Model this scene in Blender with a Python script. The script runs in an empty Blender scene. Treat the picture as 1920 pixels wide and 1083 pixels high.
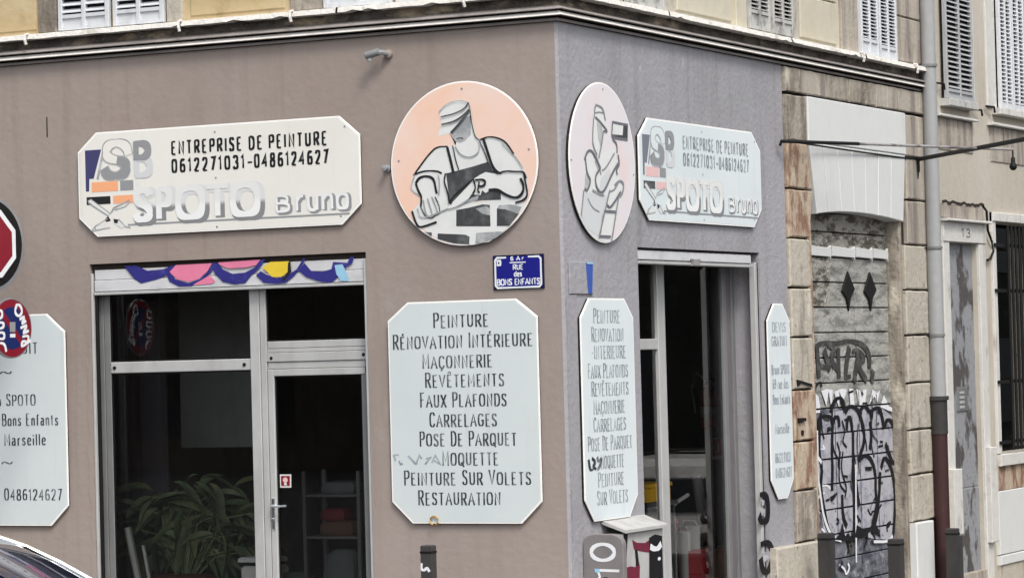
import bpy, bmesh, math, random
from mathutils import Vector, Matrix
rnd = random.Random(7)
scene = bpy.context.scene
col = scene.collection

# ------------------------------------------------------------------ camera, sky, sun, exposure
cam_data = bpy.data.cameras.new('camera')
cam = bpy.data.objects.new('camera', cam_data)
col.objects.link(cam)
YAW, PITCH, ROLL = math.radians(27.0966), math.radians(1.2578), math.radians(-1.5097)
fwd = Vector((-math.sin(YAW) * math.cos(PITCH), math.cos(YAW) * math.cos(PITCH), math.sin(PITCH)))
r0 = fwd.cross(Vector((0, 0, 1))).normalized()
u0 = r0.cross(fwd)
right = r0 * math.cos(ROLL) + u0 * math.sin(ROLL)
up = -r0 * math.sin(ROLL) + u0 * math.cos(ROLL)
cam.matrix_world = Matrix(((right.x, up.x, -fwd.x, 10.215), (right.y, up.y, -fwd.y, -20.830),
                           (right.z, up.z, -fwd.z, 2.4), (0, 0, 0, 1)))
cam_data.sensor_width = 36.0
cam_data.lens = 36.0 * 5682 / 1920
cam_data.clip_start = 0.2
cam_data.clip_end = 2000
scene.camera = cam

world = bpy.data.worlds.new('World')
scene.world = world
world.use_nodes = True
wn, wl = world.node_tree.nodes, world.node_tree.links
wn.clear()
SUN_EL, SUN_AZ = math.radians(52), math.radians(133)     # azimuth from +Y clockwise
sky = wn.new('ShaderNodeTexSky')
sky.sky_type = 'NISHITA'
sky.sun_disc = False
sky.sun_elevation = SUN_EL
sky.sun_rotation = SUN_AZ
sky.dust_density = 4.0
sky.air_density = 1.0
hsv = wn.new('ShaderNodeHueSaturation')
hsv.inputs['Saturation'].default_value = 0.38
bg = wn.new('ShaderNodeBackground')
bg.inputs['Strength'].default_value = 0.15
wo = wn.new('ShaderNodeOutputWorld')
wl.new(sky.outputs[0], hsv.inputs['Color'])
wl.new(hsv.outputs[0], bg.inputs['Color'])
wl.new(bg.outputs[0], wo.inputs['Surface'])

sun_data = bpy.data.lights.new('sun', 'SUN')
sun_data.energy = 1.2
sun_data.angle = math.radians(15)
sun_data.color = (1.0, 0.95, 0.89)
sun = bpy.data.objects.new('sun', sun_data)
col.objects.link(sun)
sd = Vector((math.sin(SUN_AZ) * math.cos(SUN_EL), math.cos(SUN_AZ) * math.cos(SUN_EL), math.sin(SUN_EL)))
sun.rotation_euler = sd.to_track_quat('Z', 'Y').to_euler()
sun.location = sd * 60

scene.view_settings.view_transform = 'Standard'
scene.view_settings.look = 'None'
scene.view_settings.gamma = 1
scene.view_settings.use_curve_mapping = False
scene.view_settings.exposure = 0.52

# ------------------------------------------------------------------ materials
def lin(c):
    return tuple(((v / 255) / 12.92 if v / 255 <= 0.04045 else ((v / 255 + 0.055) / 1.055) ** 2.4) for v in c) + (1,)

MATS = {}
def mat(name, c, rough=0.75, metal=0.0, layers=(), bump=None, spec=0.3, coat=0.0, fine=0.05):
    """c: sRGB 0-255. layers: (sRGB colour, (sx,sy,sz), lo, hi, strength). bump: (scale, strength, distance)"""
    if name in MATS:
        return MATS[name]
    m = bpy.data.materials.new(name)
    m.use_nodes = True
    n, l = m.node_tree.nodes, m.node_tree.links
    b = n['Principled BSDF']
    b.inputs['Roughness'].default_value = rough
    b.inputs['Metallic'].default_value = metal
    b.inputs['Specular IOR Level'].default_value = spec
    b.inputs['Coat Weight'].default_value = coat
    geo = n.new('ShaderNodeNewGeometry')
    cur = None
    if fine:
        fn_ = n.new('ShaderNodeTexNoise')
        fn_.inputs['Scale'].default_value = 9
        fn_.inputs['Detail'].default_value = 6
        l.new(geo.outputs['Position'], fn_.inputs['Vector'])
        mr = n.new('ShaderNodeMapRange')
        mr.inputs[1].default_value = 0.3
        mr.inputs[2].default_value = 0.7
        mr.inputs[3].default_value = 1 - fine
        mr.inputs[4].default_value = 1 + fine
        l.new(fn_.outputs[0], mr.inputs[0])
        mx = n.new('ShaderNodeMix')
        mx.data_type = 'RGBA'
        mx.blend_type = 'MULTIPLY'
        mx.inputs[0].default_value = 1
        mx.inputs[6].default_value = lin(c)
        l.new(mr.outputs[0], mx.inputs[7])
        cur = mx.outputs[2]
    for i, (c2, sc, lo, hi, st) in enumerate(layers):
        mp = n.new('ShaderNodeMapping')
        mp.inputs['Scale'].default_value = sc
        mp.inputs['Location'].default_value = (i * 7.3 + 1.1, i * 3.1, i * 5.7)
        l.new(geo.outputs['Position'], mp.inputs['Vector'])
        tx = n.new('ShaderNodeTexNoise')
        tx.inputs['Scale'].default_value = 1
        tx.inputs['Detail'].default_value = 7
        tx.inputs['Roughness'].default_value = 0.6
        l.new(mp.outputs[0], tx.inputs['Vector'])
        mr = n.new('ShaderNodeMapRange')
        mr.inputs[1].default_value = lo
        mr.inputs[2].default_value = hi
        mr.inputs[3].default_value = 0
        mr.inputs[4].default_value = st
        l.new(tx.outputs[0], mr.inputs[0])
        mx = n.new('ShaderNodeMix')
        mx.data_type = 'RGBA'
        l.new(mr.outputs[0], mx.inputs[0])
        if cur:
            l.new(cur, mx.inputs[6])
        else:
            mx.inputs[6].default_value = lin(c)
        mx.inputs[7].default_value = lin(c2)
        cur = mx.outputs[2]
    if cur:
        l.new(cur, b.inputs['Base Color'])
    else:
        b.inputs['Base Color'].default_value = lin(c)
    if bump:
        tx = n.new('ShaderNodeTexNoise')
        tx.inputs['Scale'].default_value = bump[0]
        tx.inputs['Detail'].default_value = 8
        l.new(geo.outputs['Position'], tx.inputs['Vector'])
        bp = n.new('ShaderNodeBump')
        bp.inputs['Strength'].default_value = bump[1]
        bp.inputs['Distance'].default_value = bump[2] if len(bump) > 2 else 0.02
        l.new(tx.outputs[0], bp.inputs['Height'])
        l.new(bp.outputs[0], b.inputs['Normal'])
    m.diffuse_color = lin(c)
    MATS[name] = m
    return m

def zramp(m, z0, c0, z1, c1):
    """blend the base colour of a printed ink from c0 at height z0 to c1 at height z1 (the print itself fades)"""
    n, l = m.node_tree.nodes, m.node_tree.links
    b = n['Principled BSDF']
    geo = n.new('ShaderNodeNewGeometry')
    sx = n.new('ShaderNodeSeparateXYZ')
    l.new(geo.outputs['Position'], sx.inputs[0])
    mr = n.new('ShaderNodeMapRange')
    mr.inputs[1].default_value = z0
    mr.inputs[2].default_value = z1
    l.new(sx.outputs['Z'], mr.inputs[0])
    mx = n.new('ShaderNodeMix')
    mx.data_type = 'RGBA'
    mx.inputs[6].default_value = lin(c0)
    mx.inputs[7].default_value = lin(c1)
    l.new(mr.outputs[0], mx.inputs[0])
    l.new(mx.outputs[2], b.inputs['Base Color'])
    return m

def glass(name, tint, refl, rough=0.0, ior=1.5):
    m = bpy.data.materials.new(name)
    m.use_nodes = True
    n, l = m.node_tree.nodes, m.node_tree.links
    n.clear()
    o = n.new('ShaderNodeOutputMaterial')
    t = n.new('ShaderNodeBsdfTransparent')
    t.inputs[0].default_value = tint
    g = n.new('ShaderNodeBsdfGlossy')
    g.inputs['Roughness'].default_value = rough
    g.inputs['Color'].default_value = (refl, refl, refl, 1)
    fr = n.new('ShaderNodeFresnel')
    fr.inputs[0].default_value = ior
    mt = n.new('ShaderNodeMath')
    mt.operation = 'MULTIPLY'
    mt.use_clamp = True
    mt.inputs[1].default_value = 1.7
    mx = n.new('ShaderNodeMixShader')
    l.new(fr.outputs[0], mt.inputs[0])
    l.new(mt.outputs[0], mx.inputs[0])
    l.new(t.outputs[0], mx.inputs[1])
    l.new(g.outputs[0], mx.inputs[2])
    l.new(mx.outputs[0], o.inputs['Surface'])
    MATS[name] = m
    return m

RENDER = mat('wall_paint_warm_lit', (153, 141, 132), 0.85, layers=[((126, 112, 104), (6, 6, 0.3), 0.52, 0.72, 0.5), ((182, 172, 164), (9, 9, 0.8), 0.66, 0.76, 0.3), ((164, 154, 150), (0.35, 0.35, 0.5), 0.35, 0.7, 0.6), ((138, 124, 116), (0.5, 0.5, 0.35), 0.5, 0.75, 0.45), ((176, 170, 170), (2.5, 2.5, 2.2), 0.66, 0.8, 0.35), ((120, 112, 110), (5, 5, 1.2), 0.7, 0.85, 0.3)], bump=(16, 0.32, 0.012), fine=0.04)  # warm light on the front wall is put into this paint colour
RENDERB = mat('wall_paint_cool_lit', (150, 150, 153), 0.85, layers=[((122, 120, 122), (8, 6, 0.35), 0.52, 0.7, 0.55), ((196, 194, 194), (14, 14, 5), 0.66, 0.73, 0.5), ((172, 169, 176), (0.35, 0.5, 0.5), 0.4, 0.7, 0.5), ((140, 136, 140), (1.5, 1.5, 1), 0.5, 0.75, 0.5), ((190, 188, 190), (4, 7, 3), 0.66, 0.78, 0.5), ((118, 112, 114), (8, 8, 1.5), 0.68, 0.82, 0.35)], bump=(22, 0.55, 0.016), fine=0.05)  # same paint as the front, with the cool side light put into the colour
PALEG = mat('pale_grey_print', (206, 210, 211), 0.5, fine=0)
BEIGE_A = mat('ochre_facade', (188, 166, 126), 0.9, layers=[((208, 194, 160), (0.8, 0.8, 1.5), 0.45, 0.65, 0.7), ((120, 98, 70), (3, 3, 2.5), 0.56, 0.75, 0.65)], bump=(20, 0.4, 0.01))
BEIGE_B = mat('pale_facade', (198, 192, 174), 0.9, layers=[((190, 182, 160), (0.8, 0.8, 0.6), 0.5, 0.7, 0.6), ((150, 140, 122), (3, 4, 0.8), 0.62, 0.8, 0.5)], bump=(20, 0.3, 0.01))
STONE_D = mat('weathered_stone', (160, 152, 140), 0.9, layers=[((105, 96, 86), (6, 6, 1.6), 0.42, 0.65, 0.85), ((205, 198, 182), (5, 5, 2), 0.56, 0.7, 0.8), ((70, 62, 56), (9, 9, 3), 0.6, 0.75, 0.75)], bump=(18, 0.8, 0.02))
STONE = mat('limestone', (182, 176, 163), 0.9, layers=[((170, 156, 134), (1.2, 1.2, 1.4), 0.5, 0.65, 0.5), ((110, 100, 88), (7, 7, 1.5), 0.55, 0.72, 0.75), ((84, 74, 64), (13, 13, 10), 0.62, 0.7, 0.75), ((214, 208, 194), (9, 9, 3), 0.6, 0.72, 0.6)], bump=(18, 0.7, 0.018))
STONE_R = mat('rusty_limestone', (180, 164, 144), 0.9, layers=[((128, 92, 74), (6, 7, 3), 0.46, 0.58, 0.85), ((196, 186, 168), (7, 9, 3), 0.56, 0.66, 0.85), ((82, 70, 62), (12, 12, 6), 0.6, 0.7, 0.7)], bump=(22, 0.6, 0.015))
STONE_G = mat('grey_streaked_limestone', (172, 164, 152), 0.9, layers=[((128, 118, 112), (2, 5, 0.7), 0.45, 0.6, 0.8), ((206, 198, 184), (3, 7, 0.8), 0.58, 0.7, 0.8), ((92, 84, 78), (12, 12, 3), 0.6, 0.7, 0.7)], bump=(22, 0.6, 0.015))
JOINT = mat('dark_joint', (48, 42, 38), 0.95)
CEMENT = mat('cornice_cement', (150, 144, 140), 0.85, layers=[((116, 110, 106), (2, 2, 6), 0.45, 0.65, 0.7)], bump=(20, 0.4, 0.01))
CORWHITE = mat('cornice_white', (226, 222, 216), 0.8, layers=[((186, 180, 172), (3, 3, 3), 0.5, 0.7, 0.6)])
FRIEZE = mat('grimy_frieze', (104, 98, 92), 0.9, layers=[((60, 56, 54), (3.5, 3.5, 9), 0.42, 0.6, 0.8), ((178, 164, 140), (2.2, 2.2, 7), 0.56, 0.68, 0.9), ((140, 118, 96), (12, 12, 12), 0.55, 0.7, 0.6)], bump=(30, 0.8, 0.02))
LEDGE = mat('peeling_white_ledge', (224, 221, 214), 0.8, layers=[((170, 162, 148), (5, 5, 8), 0.56, 0.7, 0.7), ((90, 82, 74), (11, 11, 12), 0.66, 0.76, 0.8)], bump=(30, 0.7, 0.015))
WHITE = mat('white_panel', (212, 214, 212), 0.6, layers=[((196, 198, 196), (2, 3.5, 1.2), 0.55, 0.75, 0.5)], bump=(30, 0.2, 0.005), fine=0.02)
BOARD_A = mat('sign_board_ivory', (230, 229, 222), 0.35, layers=[((206, 200, 186), (10, 10, 0.6), 0.6, 0.74, 0.35), ((220, 219, 212), (0.8, 0.8, 0.8), 0.4, 0.7, 0.6), ((196, 192, 184), (4, 4, 1), 0.66, 0.85, 0.3)], fine=0.01)
BOARD_B = mat('sign_board_cool', (222, 230, 232), 0.35, layers=[((196, 202, 202), (12, 12, 0.6), 0.6, 0.74, 0.35), ((206, 218, 222), (0.8, 0.8, 0.8), 0.4, 0.7, 0.6), ((190, 196, 198), (6, 9, 1.5), 0.66, 0.85, 0.3)], fine=0.01)
BOARD_C = mat('sign_board_grey_white', (210, 218, 218), 0.35, layers=[((186, 188, 184), (10, 10, 0.6), 0.6, 0.74, 0.35), ((200, 209, 211), (0.8, 0.8, 0.8), 0.4, 0.7, 0.6), ((184, 186, 184), (4, 4, 1), 0.66, 0.85, 0.35)], fine=0.01)
EDGEW = mat('sign_edge_white', (246, 246, 242), 0.4, fine=0)
GAPDARK = mat('shadow_gap_dark', (34, 32, 32), 0.8)  # near-black that stands in for the shadow gap behind the signs
INK = mat('black_ink', (52, 56, 62), 0.6, layers=[((140, 146, 150), (9, 9, 9), 0.48, 0.68, 0.85)], fine=0)
INKFADE = mat('faded_ink', (136, 144, 154), 0.6, layers=[((184, 194, 202), (12, 12, 9), 0.42, 0.66, 0.9)], fine=0)
INKB = mat('grey_ink', (132, 140, 147), 0.6, layers=[((186, 194, 200), (10, 10, 8), 0.46, 0.66, 0.8)], fine=0)
INKD = mat('deep_black_ink', (24, 25, 28), 0.5, layers=[((80, 84, 88), (14, 14, 14), 0.58, 0.75, 0.6)], fine=0)
PEACH = mat('peach_print', (236, 208, 194), 0.45, layers=[((240, 192, 160), (1.3, 1.3, 1.3), 0.45, 0.62, 0.6), ((234, 218, 206), (2, 2, 2), 0.5, 0.7, 0.5)], fine=0)
PALEPINK = mat('pale_pink_print', (224, 219, 222), 0.45, layers=[((230, 206, 202), (1.5, 1.5, 1.2), 0.52, 0.66, 0.6)], fine=0)
FIGW = mat('figure_white_print', (222, 224, 222), 0.5, layers=[((206, 208, 206), (5, 5, 5), 0.5, 0.7, 0.5)], fine=0)
FIGG = mat('figure_grey_print', (150, 154, 156), 0.5, layers=[((196, 198, 198), (7, 7, 7), 0.45, 0.62, 0.8)], fine=0)
FIGD = mat('figure_dark_print', (66, 68, 70), 0.5, layers=[((112, 114, 114), (6, 6, 6), 0.48, 0.66, 0.8)], fine=0)
FIGK = mat('figure_black_print', (34, 34, 36), 0.5, fine=0)
NAVY = mat('navy_print', (66, 66, 108), 0.5, fine=0)
ORANGE = mat('orange_print', (240, 172, 128), 0.5, fine=0)
SALMON = mat('salmon_print', (226, 190, 188), 0.5, fine=0)
GREYP = mat('grey_print', (146, 148, 150), 0.5, fine=0)
SLATEP = mat('slate_print', (120, 124, 134), 0.5, fine=0)
ALU = mat('aluminium_frame', (190, 191, 190), 0.4, 0.15, layers=[((164, 164, 162), (3, 3, 1), 0.5, 0.7, 0.6)], fine=0.04)
ALUD = mat('dull_aluminium', (128, 130, 130), 0.5, 0.15, layers=[((96, 97, 97), (3, 3, 0.8), 0.5, 0.7, 0.6)])
RUBBER = mat('black_rubber', (16, 16, 17), 0.6)
SHUTW = mat('roller_white', (205, 206, 208), 0.5, layers=[((170, 172, 176), (3, 3, 8), 0.5, 0.7, 0.5)])
PINK = mat('pink_spray', (224, 128, 160), 0.6)
BLUE = mat('blue_spray', (48, 46, 124), 0.6, layers=[((80, 84, 160), (9, 9, 9), 0.55, 0.7, 0.6)])
YELLOW = mat('yellow_spray', (226, 196, 60), 0.6)
CYAN = mat('pale_blue_spray', (150, 196, 222), 0.6)
INTW = mat('interior_wall', (118, 114, 110), 0.9, layers=[((84, 80, 78), (0.6, 0.6, 0.6), 0.45, 0.62, 0.7)])
INTD = mat('interior_dark', (150, 144, 138), 0.9)
INTG = mat('interior_grey_panel', (104, 102, 100), 0.9)
INTP = mat('purple_grey_panel', (112, 106, 112), 0.8)
LEAF = mat('leaf_green', (132, 146, 112), 0.45, layers=[((96, 116, 88), (4, 4, 4), 0.4, 0.6, 0.7), ((150, 144, 98), (5, 5, 5), 0.56, 0.7, 0.7), ((70, 84, 62), (9, 9, 9), 0.56, 0.7, 0.6)])
POT = mat('clay_pot', (96, 70, 58), 0.8)
PIPEG = mat('grey_downpipe', (158, 160, 161), 0.5, layers=[((112, 110, 106), (9, 9, 0.5), 0.58, 0.72, 0.5), ((140, 142, 144), (4, 4, 0.7), 0.5, 0.7, 0.6)])
PIPER = mat('oxblood_pipe', (60, 38, 38), 0.6, layers=[((56, 40, 40), (5, 5, 2), 0.5, 0.68, 0.8), ((110, 60, 52), (9, 9, 5), 0.6, 0.75, 0.5)])
IRON = mat('black_iron', (22, 22, 23), 0.6)
IRONL = mat('pale_iron', (150, 148, 146), 0.5, layers=[((156, 110, 88), (2, 2, 2), 0.6, 0.7, 0.5), ((50, 48, 48), (5, 5, 5), 0.5, 0.6, 0.6)])
WOOD = mat('weathered_planks', (168, 168, 162), 0.85, layers=[((112, 112, 108), (3, 3, 12), 0.44, 0.62, 0.8), ((70, 70, 68), (5, 4, 26), 0.56, 0.7, 0.7), ((196, 196, 190), (3, 3, 6), 0.6, 0.75, 0.5)], bump=(26, 0.8, 0.02))
WOODP = mat('peeling_planks', (160, 158, 150), 0.85, layers=[((84, 78, 70), (6, 4.5, 16), 0.46, 0.56, 0.9), ((206, 204, 196), (5, 5, 12), 0.58, 0.66, 0.7)], bump=(30, 1.0, 0.03))
WOODG = mat('tagged_planks', (110, 112, 120), 0.8, layers=[((60, 62, 74), (8, 5, 9), 0.46, 0.58, 0.85), ((168, 170, 176), (9, 6, 12), 0.56, 0.68, 0.8)], bump=(26, 0.6, 0.02))
SPRAYG = mat('silver_spray', (176, 176, 182), 0.6, layers=[((132, 134, 152), (7, 5, 7), 0.5, 0.64, 0.7), ((84, 84, 90), (16, 10, 14), 0.56, 0.66, 0.8)], fine=0.08)
SPRAYK = mat('black_spray', (22, 22, 26), 0.6)
SPRAYKF = mat('faded_black_spray', (62, 62, 60), 0.7, layers=[((110, 110, 106), (12, 9, 12), 0.5, 0.66, 0.7)])
SPRAYW = mat('white_spray', (226, 228, 232), 0.6)
NWALL = mat('neighbour_wall', (184, 177, 164), 0.9, layers=[((120, 112, 100), (10, 10, 0.7), 0.6, 0.74, 0.35), ((202, 196, 184), (0.8, 0.8, 0.5), 0.45, 0.65, 0.6), ((150, 140, 126), (4, 5, 0.8), 0.6, 0.78, 0.55)], bump=(18, 0.4, 0.012))
NTRIM = mat('door_surround_paint', (206, 205, 200), 0.8, layers=[((160, 154, 146), (6, 6, 3), 0.58, 0.7, 0.7)], bump=(26, 0.5, 0.012))
NDOOR = mat('peeling_grey_door', (142, 144, 148), 0.8, layers=[((76, 72, 70), (3, 3.4, 2.2), 0.5, 0.56, 0.95), ((104, 98, 96), (8, 8, 6), 0.58, 0.66, 0.8)], bump=(20, 0.6, 0.015))
SHUTG = mat('grey_shutter', (170, 172, 174), 0.7, layers=[((140, 142, 144), (6, 6, 2), 0.5, 0.7, 0.6)])
SHUTP = mat('white_shutter', (208, 211, 214), 0.7, layers=[((176, 180, 184), (8, 8, 4), 0.56, 0.7, 0.6)])
SHUTO = mat('worn_shutter', (186, 186, 182), 0.8, layers=[((130, 130, 128), (9, 9, 6), 0.5, 0.62, 0.8)])
DARK = mat('shutter_dark', (20, 20, 22), 0.9)
ASPHALT = mat('asphalt', (72, 72, 74), 0.9, layers=[((58, 58, 60), (0.5, 0.5, 0.5), 0.4, 0.7, 0.6)], bump=(60, 0.5, 0.01))
PAVE = mat('pavement_concrete', (128, 124, 118), 0.9, layers=[((104, 100, 95), (0.9, 0.9, 0.9), 0.45, 0.7, 0.6)], bump=(40, 0.4, 0.008))
CABG = mat('cabinet_grey', (126, 122, 122), 0.8, layers=[((104, 100, 100), (4, 4, 4), 0.5, 0.7, 0.6)], bump=(30, 0.3, 0.008))
CABL = mat('cabinet_light', (180, 180, 178), 0.7, layers=[((150, 148, 146), (6, 6, 3), 0.5, 0.7, 0.6)])
MAROON = mat('maroon_spray', (110, 38, 58), 0.6)
POSTM = mat('dark_bollard_paint', (62, 60, 60), 0.6, layers=[((44, 43, 44), (4, 4, 2), 0.5, 0.7, 0.7)])
CARB = mat('dark_blue_car_paint', (20, 40, 88), 0.18, 0.5, spec=0.6, coat=1.0, fine=0)
CHROME = mat('bright_chrome', (225, 228, 230), 0.15, 1.0, fine=0)
CARGLASS = mat('car_window_glass', (30, 36, 34), 0.05, 0.0, spec=0.7, fine=0)
TYRE = mat('tyre_rubber', (24, 24, 25), 0.85)
REDS = mat('sign_red', (128, 26, 42), 0.45)
SIGNB = mat('sign_blue', (26, 40, 96), 0.45)
SIGNW = mat('sign_white', (226, 230, 234), 0.4)
GALV = mat('galvanised_steel', (160, 164, 168), 0.35, 0.6)
ENAMEL = mat('blue_enamel', (30, 32, 128), 0.3, fine=0.03)
ENAMELK = mat('dark_blue_enamel', (14, 14, 52), 0.4)
REDX = mat('extinguisher_red', (190, 44, 52), 0.4)
YBOX = mat('yellow_plastic', (240, 186, 34), 0.5)
RBOX = mat('red_plastic', (170, 56, 62), 0.5)
SILVER = mat('silver_wrap', (214, 216, 218), 0.4)
REDC = mat('dull_red_cloth', (104, 44, 48), 0.9)
CLOTH = mat('dark_bag_cloth', (92, 96, 96), 0.9)
TAN = mat('brown_cloth', (94, 72, 60), 0.9)
PWHITE = mat('white_plastic', (214, 214, 210), 0.5)
BRASS = mat('brass_ring_metal', (188, 150, 84), 0.4, 0.6)
BLUEP = mat('faded_blue_plate', (62, 92, 170), 0.5)
VANW = mat('white_van_paint', (222, 222, 218), 0.35, spec=0.5, fine=0.02)
OPPD = mat('dark_reflected_wall', (62, 66, 54), 0.95, layers=[((36, 42, 32), (1.2, 1.2, 1.2), 0.4, 0.6, 0.8), ((120, 118, 104), (0.8, 0.8, 1.5), 0.6, 0.7, 0.6)])  # dark tree greens, put into the colour to darken the doorway reflection
OPP = mat('opposite_render', (110, 102, 88), 0.9, layers=[((120, 112, 98), (0.4, 0.4, 0.4), 0.45, 0.65, 0.6)])
OPPW = mat('opposite_window', (48, 52, 56), 0.3)
PANE = glass('shop_glass', (0.97, 0.98, 0.97, 1), 0.62)
PANED = glass('dark_window_glass', (0.5, 0.52, 0.52, 1), 0.8)

# ------------------------------------------------------------------ mesh builder
def FA(n0=0.0):     # front wall (faces -Y): s = x, z up, n outwards
    return lambda s, z, n=0.0: Vector((s, -(n + n0), z))
def FB(n0=0.0):     # side wall (faces +X): s = y, z up, n outwards
    return lambda s, z, n=0.0: Vector((n + n0, s, z))
WA, WB = FA(), FB()

class MB:
    def __init__(self):
        self.v, self.f, self.m, self.mats = [], [], [], []
    def mi(self, m):
        if m not in self.mats:
            self.mats.append(m)
        return self.mats.index(m)
    def face(self, pts, m=None):
        i = len(self.v)
        self.v += [Vector(p) for p in pts]
        self.f.append(tuple(range(i, i + len(pts))))
        self.m.append(self.mi(m) if m else 0)
    def raw(self, verts, faces, m=None):
        i = len(self.v)
        self.v += [Vector(p) for p in verts]
        for f in faces:
            self.f.append(tuple(i + k for k in f))
            self.m.append(self.mi(m) if m else 0)
        return self
    def prism(self, F, poly, n0, n1, m=None, inset=0.0, mtop=None):
        """polygon (s,z) extruded from n0 to n1; inset bevels the front edge"""
        k = len(poly)
        if inset:
            cx = sum(p[0] for p in poly) / k
            cz = sum(p[1] for p in poly) / k
            ar = sum(poly[i][0] * poly[(i + 1) % k][1] - poly[(i + 1) % k][0] * poly[i][1] for i in range(k))
            sg = 1 if ar > 0 else -1
            ins = []
            for i in range(k):
                p, a, b = Vector(poly[i]), Vector(poly[i - 1]), Vector(poly[(i + 1) % k])
                d1, d2 = (p - a).normalized(), (b - p).normalized()
                n1_, n2_ = Vector((-d1.y, d1.x)) * sg, Vector((-d2.y, d2.x)) * sg
                bis = (n1_ + n2_)
                if bis.length < 1e-6:
                    bis = n1_
                bis.normalize()
                c = max(0.4, bis.dot(n1_))
                ins.append(p + bis * inset / c)
            rings = [([F(s, z, n0) for s, z in poly]), ([F(s, z, n1 - inset) for s, z in poly]), ([F(p.x, p.y, n1) for p in ins])]
        else:
            rings = [([F(s, z, n0) for s, z in poly]), ([F(s, z, n1) for s, z in poly])]
        vs = [p for r in rings for p in r]
        fs = []
        for r in range(len(rings) - 1):
            for i in range(k):
                j = (i + 1) % k
                fs.append((r * k + i, r * k + j, (r + 1) * k + j, (r + 1) * k + i))
        self.raw(vs, fs + [tuple(reversed(range(k)))], m)
        o = (len(rings) - 1) * k
        base = len(self.v) - len(vs)
        self.f.append(tuple(base + o + i for i in range(k)))
        self.m.append(self.mi(mtop or m) if (mtop or m) else 0)
        return self
    def box(self, F, s0, s1, z0, z1, n0, n1, m=None, inset=0.0):
        return self.prism(F, [(s0, z0), (s1, z0), (s1, z1), (s0, z1)], n0, n1, m, inset)
    def wbox(self, x0, x1, y0, y1, z0, z1, m=None, inset=0.0):
        return self.prism(lambda s, z, n: Vector((s, z, n)), [(x0, y0), (x1, y0), (x1, y1), (x0, y1)], z0, z1, m, inset)
    def tube(self, pts, r, m=None, k=8, caps=True):
        pts = [Vector(p) for p in pts]
        rs = r if isinstance(r, (list, tuple)) else [r] * len(pts)
        vs, fs = [], []
        ref = None
        for i, p in enumerate(pts):
            t = (pts[min(i + 1, len(pts) - 1)] - pts[max(i - 1, 0)]).normalized()
            if ref is None:
                ref = Vector((0, 0, 1)) if abs(t.z) < 0.9 else Vector((1, 0, 0))
            a = t.cross(ref).normalized()
            b = t.cross(a).normalized()
            ref = -b if False else ref
            for j in range(k):
                an = 2 * math.pi * j / k
                vs.append(p + (a * math.cos(an) + b * math.sin(an)) * rs[i])
        for i in range(len(pts) - 1):
            for j in range(k):
                fs.append((i * k + j, i * k + (j + 1) % k, (i + 1) * k + (j + 1) % k, (i + 1) * k + j))
        if caps:
            fs.append(tuple(reversed(range(k))))
            fs.append(tuple((len(pts) - 1) * k + j for j in range(k)))
        return self.raw(vs, fs, m)
    def lathe(self, origin, axis, prof, m=None, k=16):
        """prof: list of (t along axis, radius)"""
        o, ax = Vector(origin), Vector(axis).normalized()
        pts = [o + ax * t for t, r in prof]
        ref = Vector((0, 0, 1)) if abs(ax.z) < 0.9 else Vector((1, 0, 0))
        a = ax.cross(ref).normalized()
        b = ax.cross(a)
        vs, fs = [], []
        for p, (t, r) in zip(pts, prof):
            for j in range(k):
                an = 2 * math.pi * j / k
                vs.append(p + (a * math.cos(an) + b * math.sin(an)) * max(r, 1e-4))
        for i in range(len(pts) - 1):
            for j in range(k):
                fs.append((i * k + j, i * k + (j + 1) % k, (i + 1) * k + (j + 1) % k, (i + 1) * k + j))
        fs.append(tuple(reversed(range(k))))
        fs.append(tuple((len(pts) - 1) * k + j for j in range(k)))
        return self.raw(vs, fs, m)
    def ribbon(self, F, pts, tv, th, n, m=None, closed=False):
        """flat pen stroke; tv = width of vertical strokes, th = width of horizontal ones"""
        pts = [Vector(p) for p in pts]
        q = [pts[0]]
        for p in pts[1:]:
            if (p - q[-1]).length > 1e-5:
                q.append(p)
        pts = q
        L, R_ = [], []
        for i, p in enumerate(pts):
            d1 = (p - pts[i - 1]).normalized() if i else (pts[1] - p).normalized()
            d2 = (pts[i + 1] - p).normalized() if i < len(pts) - 1 else d1
            d = d1 + d2
            d = d.normalized() if d.length > 1e-4 else d1
            w = (tv * abs(d.y) + th * abs(d.x)) / 2
            nn = Vector((-d.y, d.x))
            c = max(0.55, nn.dot(Vector((-d1.y, d1.x))))
            L.append(p + nn * w / c)
            R_.append(p - nn * w / c)
        k = len(pts)
        vs = [F(p.x, p.y, n + 0.0006 * i / k) for i, p in enumerate(L)] + [F(p.x, p.y, n + 0.0006 * i / k) for i, p in enumerate(R_)]
        fs = [(i, k + i, k + i + 1, i + 1) for i in range(k - 1)]
        return self.raw(vs, fs, m)
    def flat(self, F, poly, n, m=None):
        self.face([F(s, z, n) for s, z in poly], m)
        return self
    def mesh(self, name, m=None, smooth=False, solid=True):
        me = bpy.data.meshes.new(name)
        me.from_pydata([tuple(p) for p in self.v], [], self.f)
        if self.mats:
            for x in self.mats:
                me.materials.append(x)
            me.polygons.foreach_set('material_index', self.m)
        elif m:
            me.materials.append(m)
        if solid:
            bm = bmesh.new()
            bm.from_mesh(me)
            bmesh.ops.recalc_face_normals(bm, faces=bm.faces)
            bm.to_mesh(me)
            bm.free()
        if smooth:
            for p in me.polygons:
                p.use_smooth = True
            try:
                me.set_sharp_from_angle(angle=math.radians(40))
            except Exception:
                pass
        return me
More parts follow.
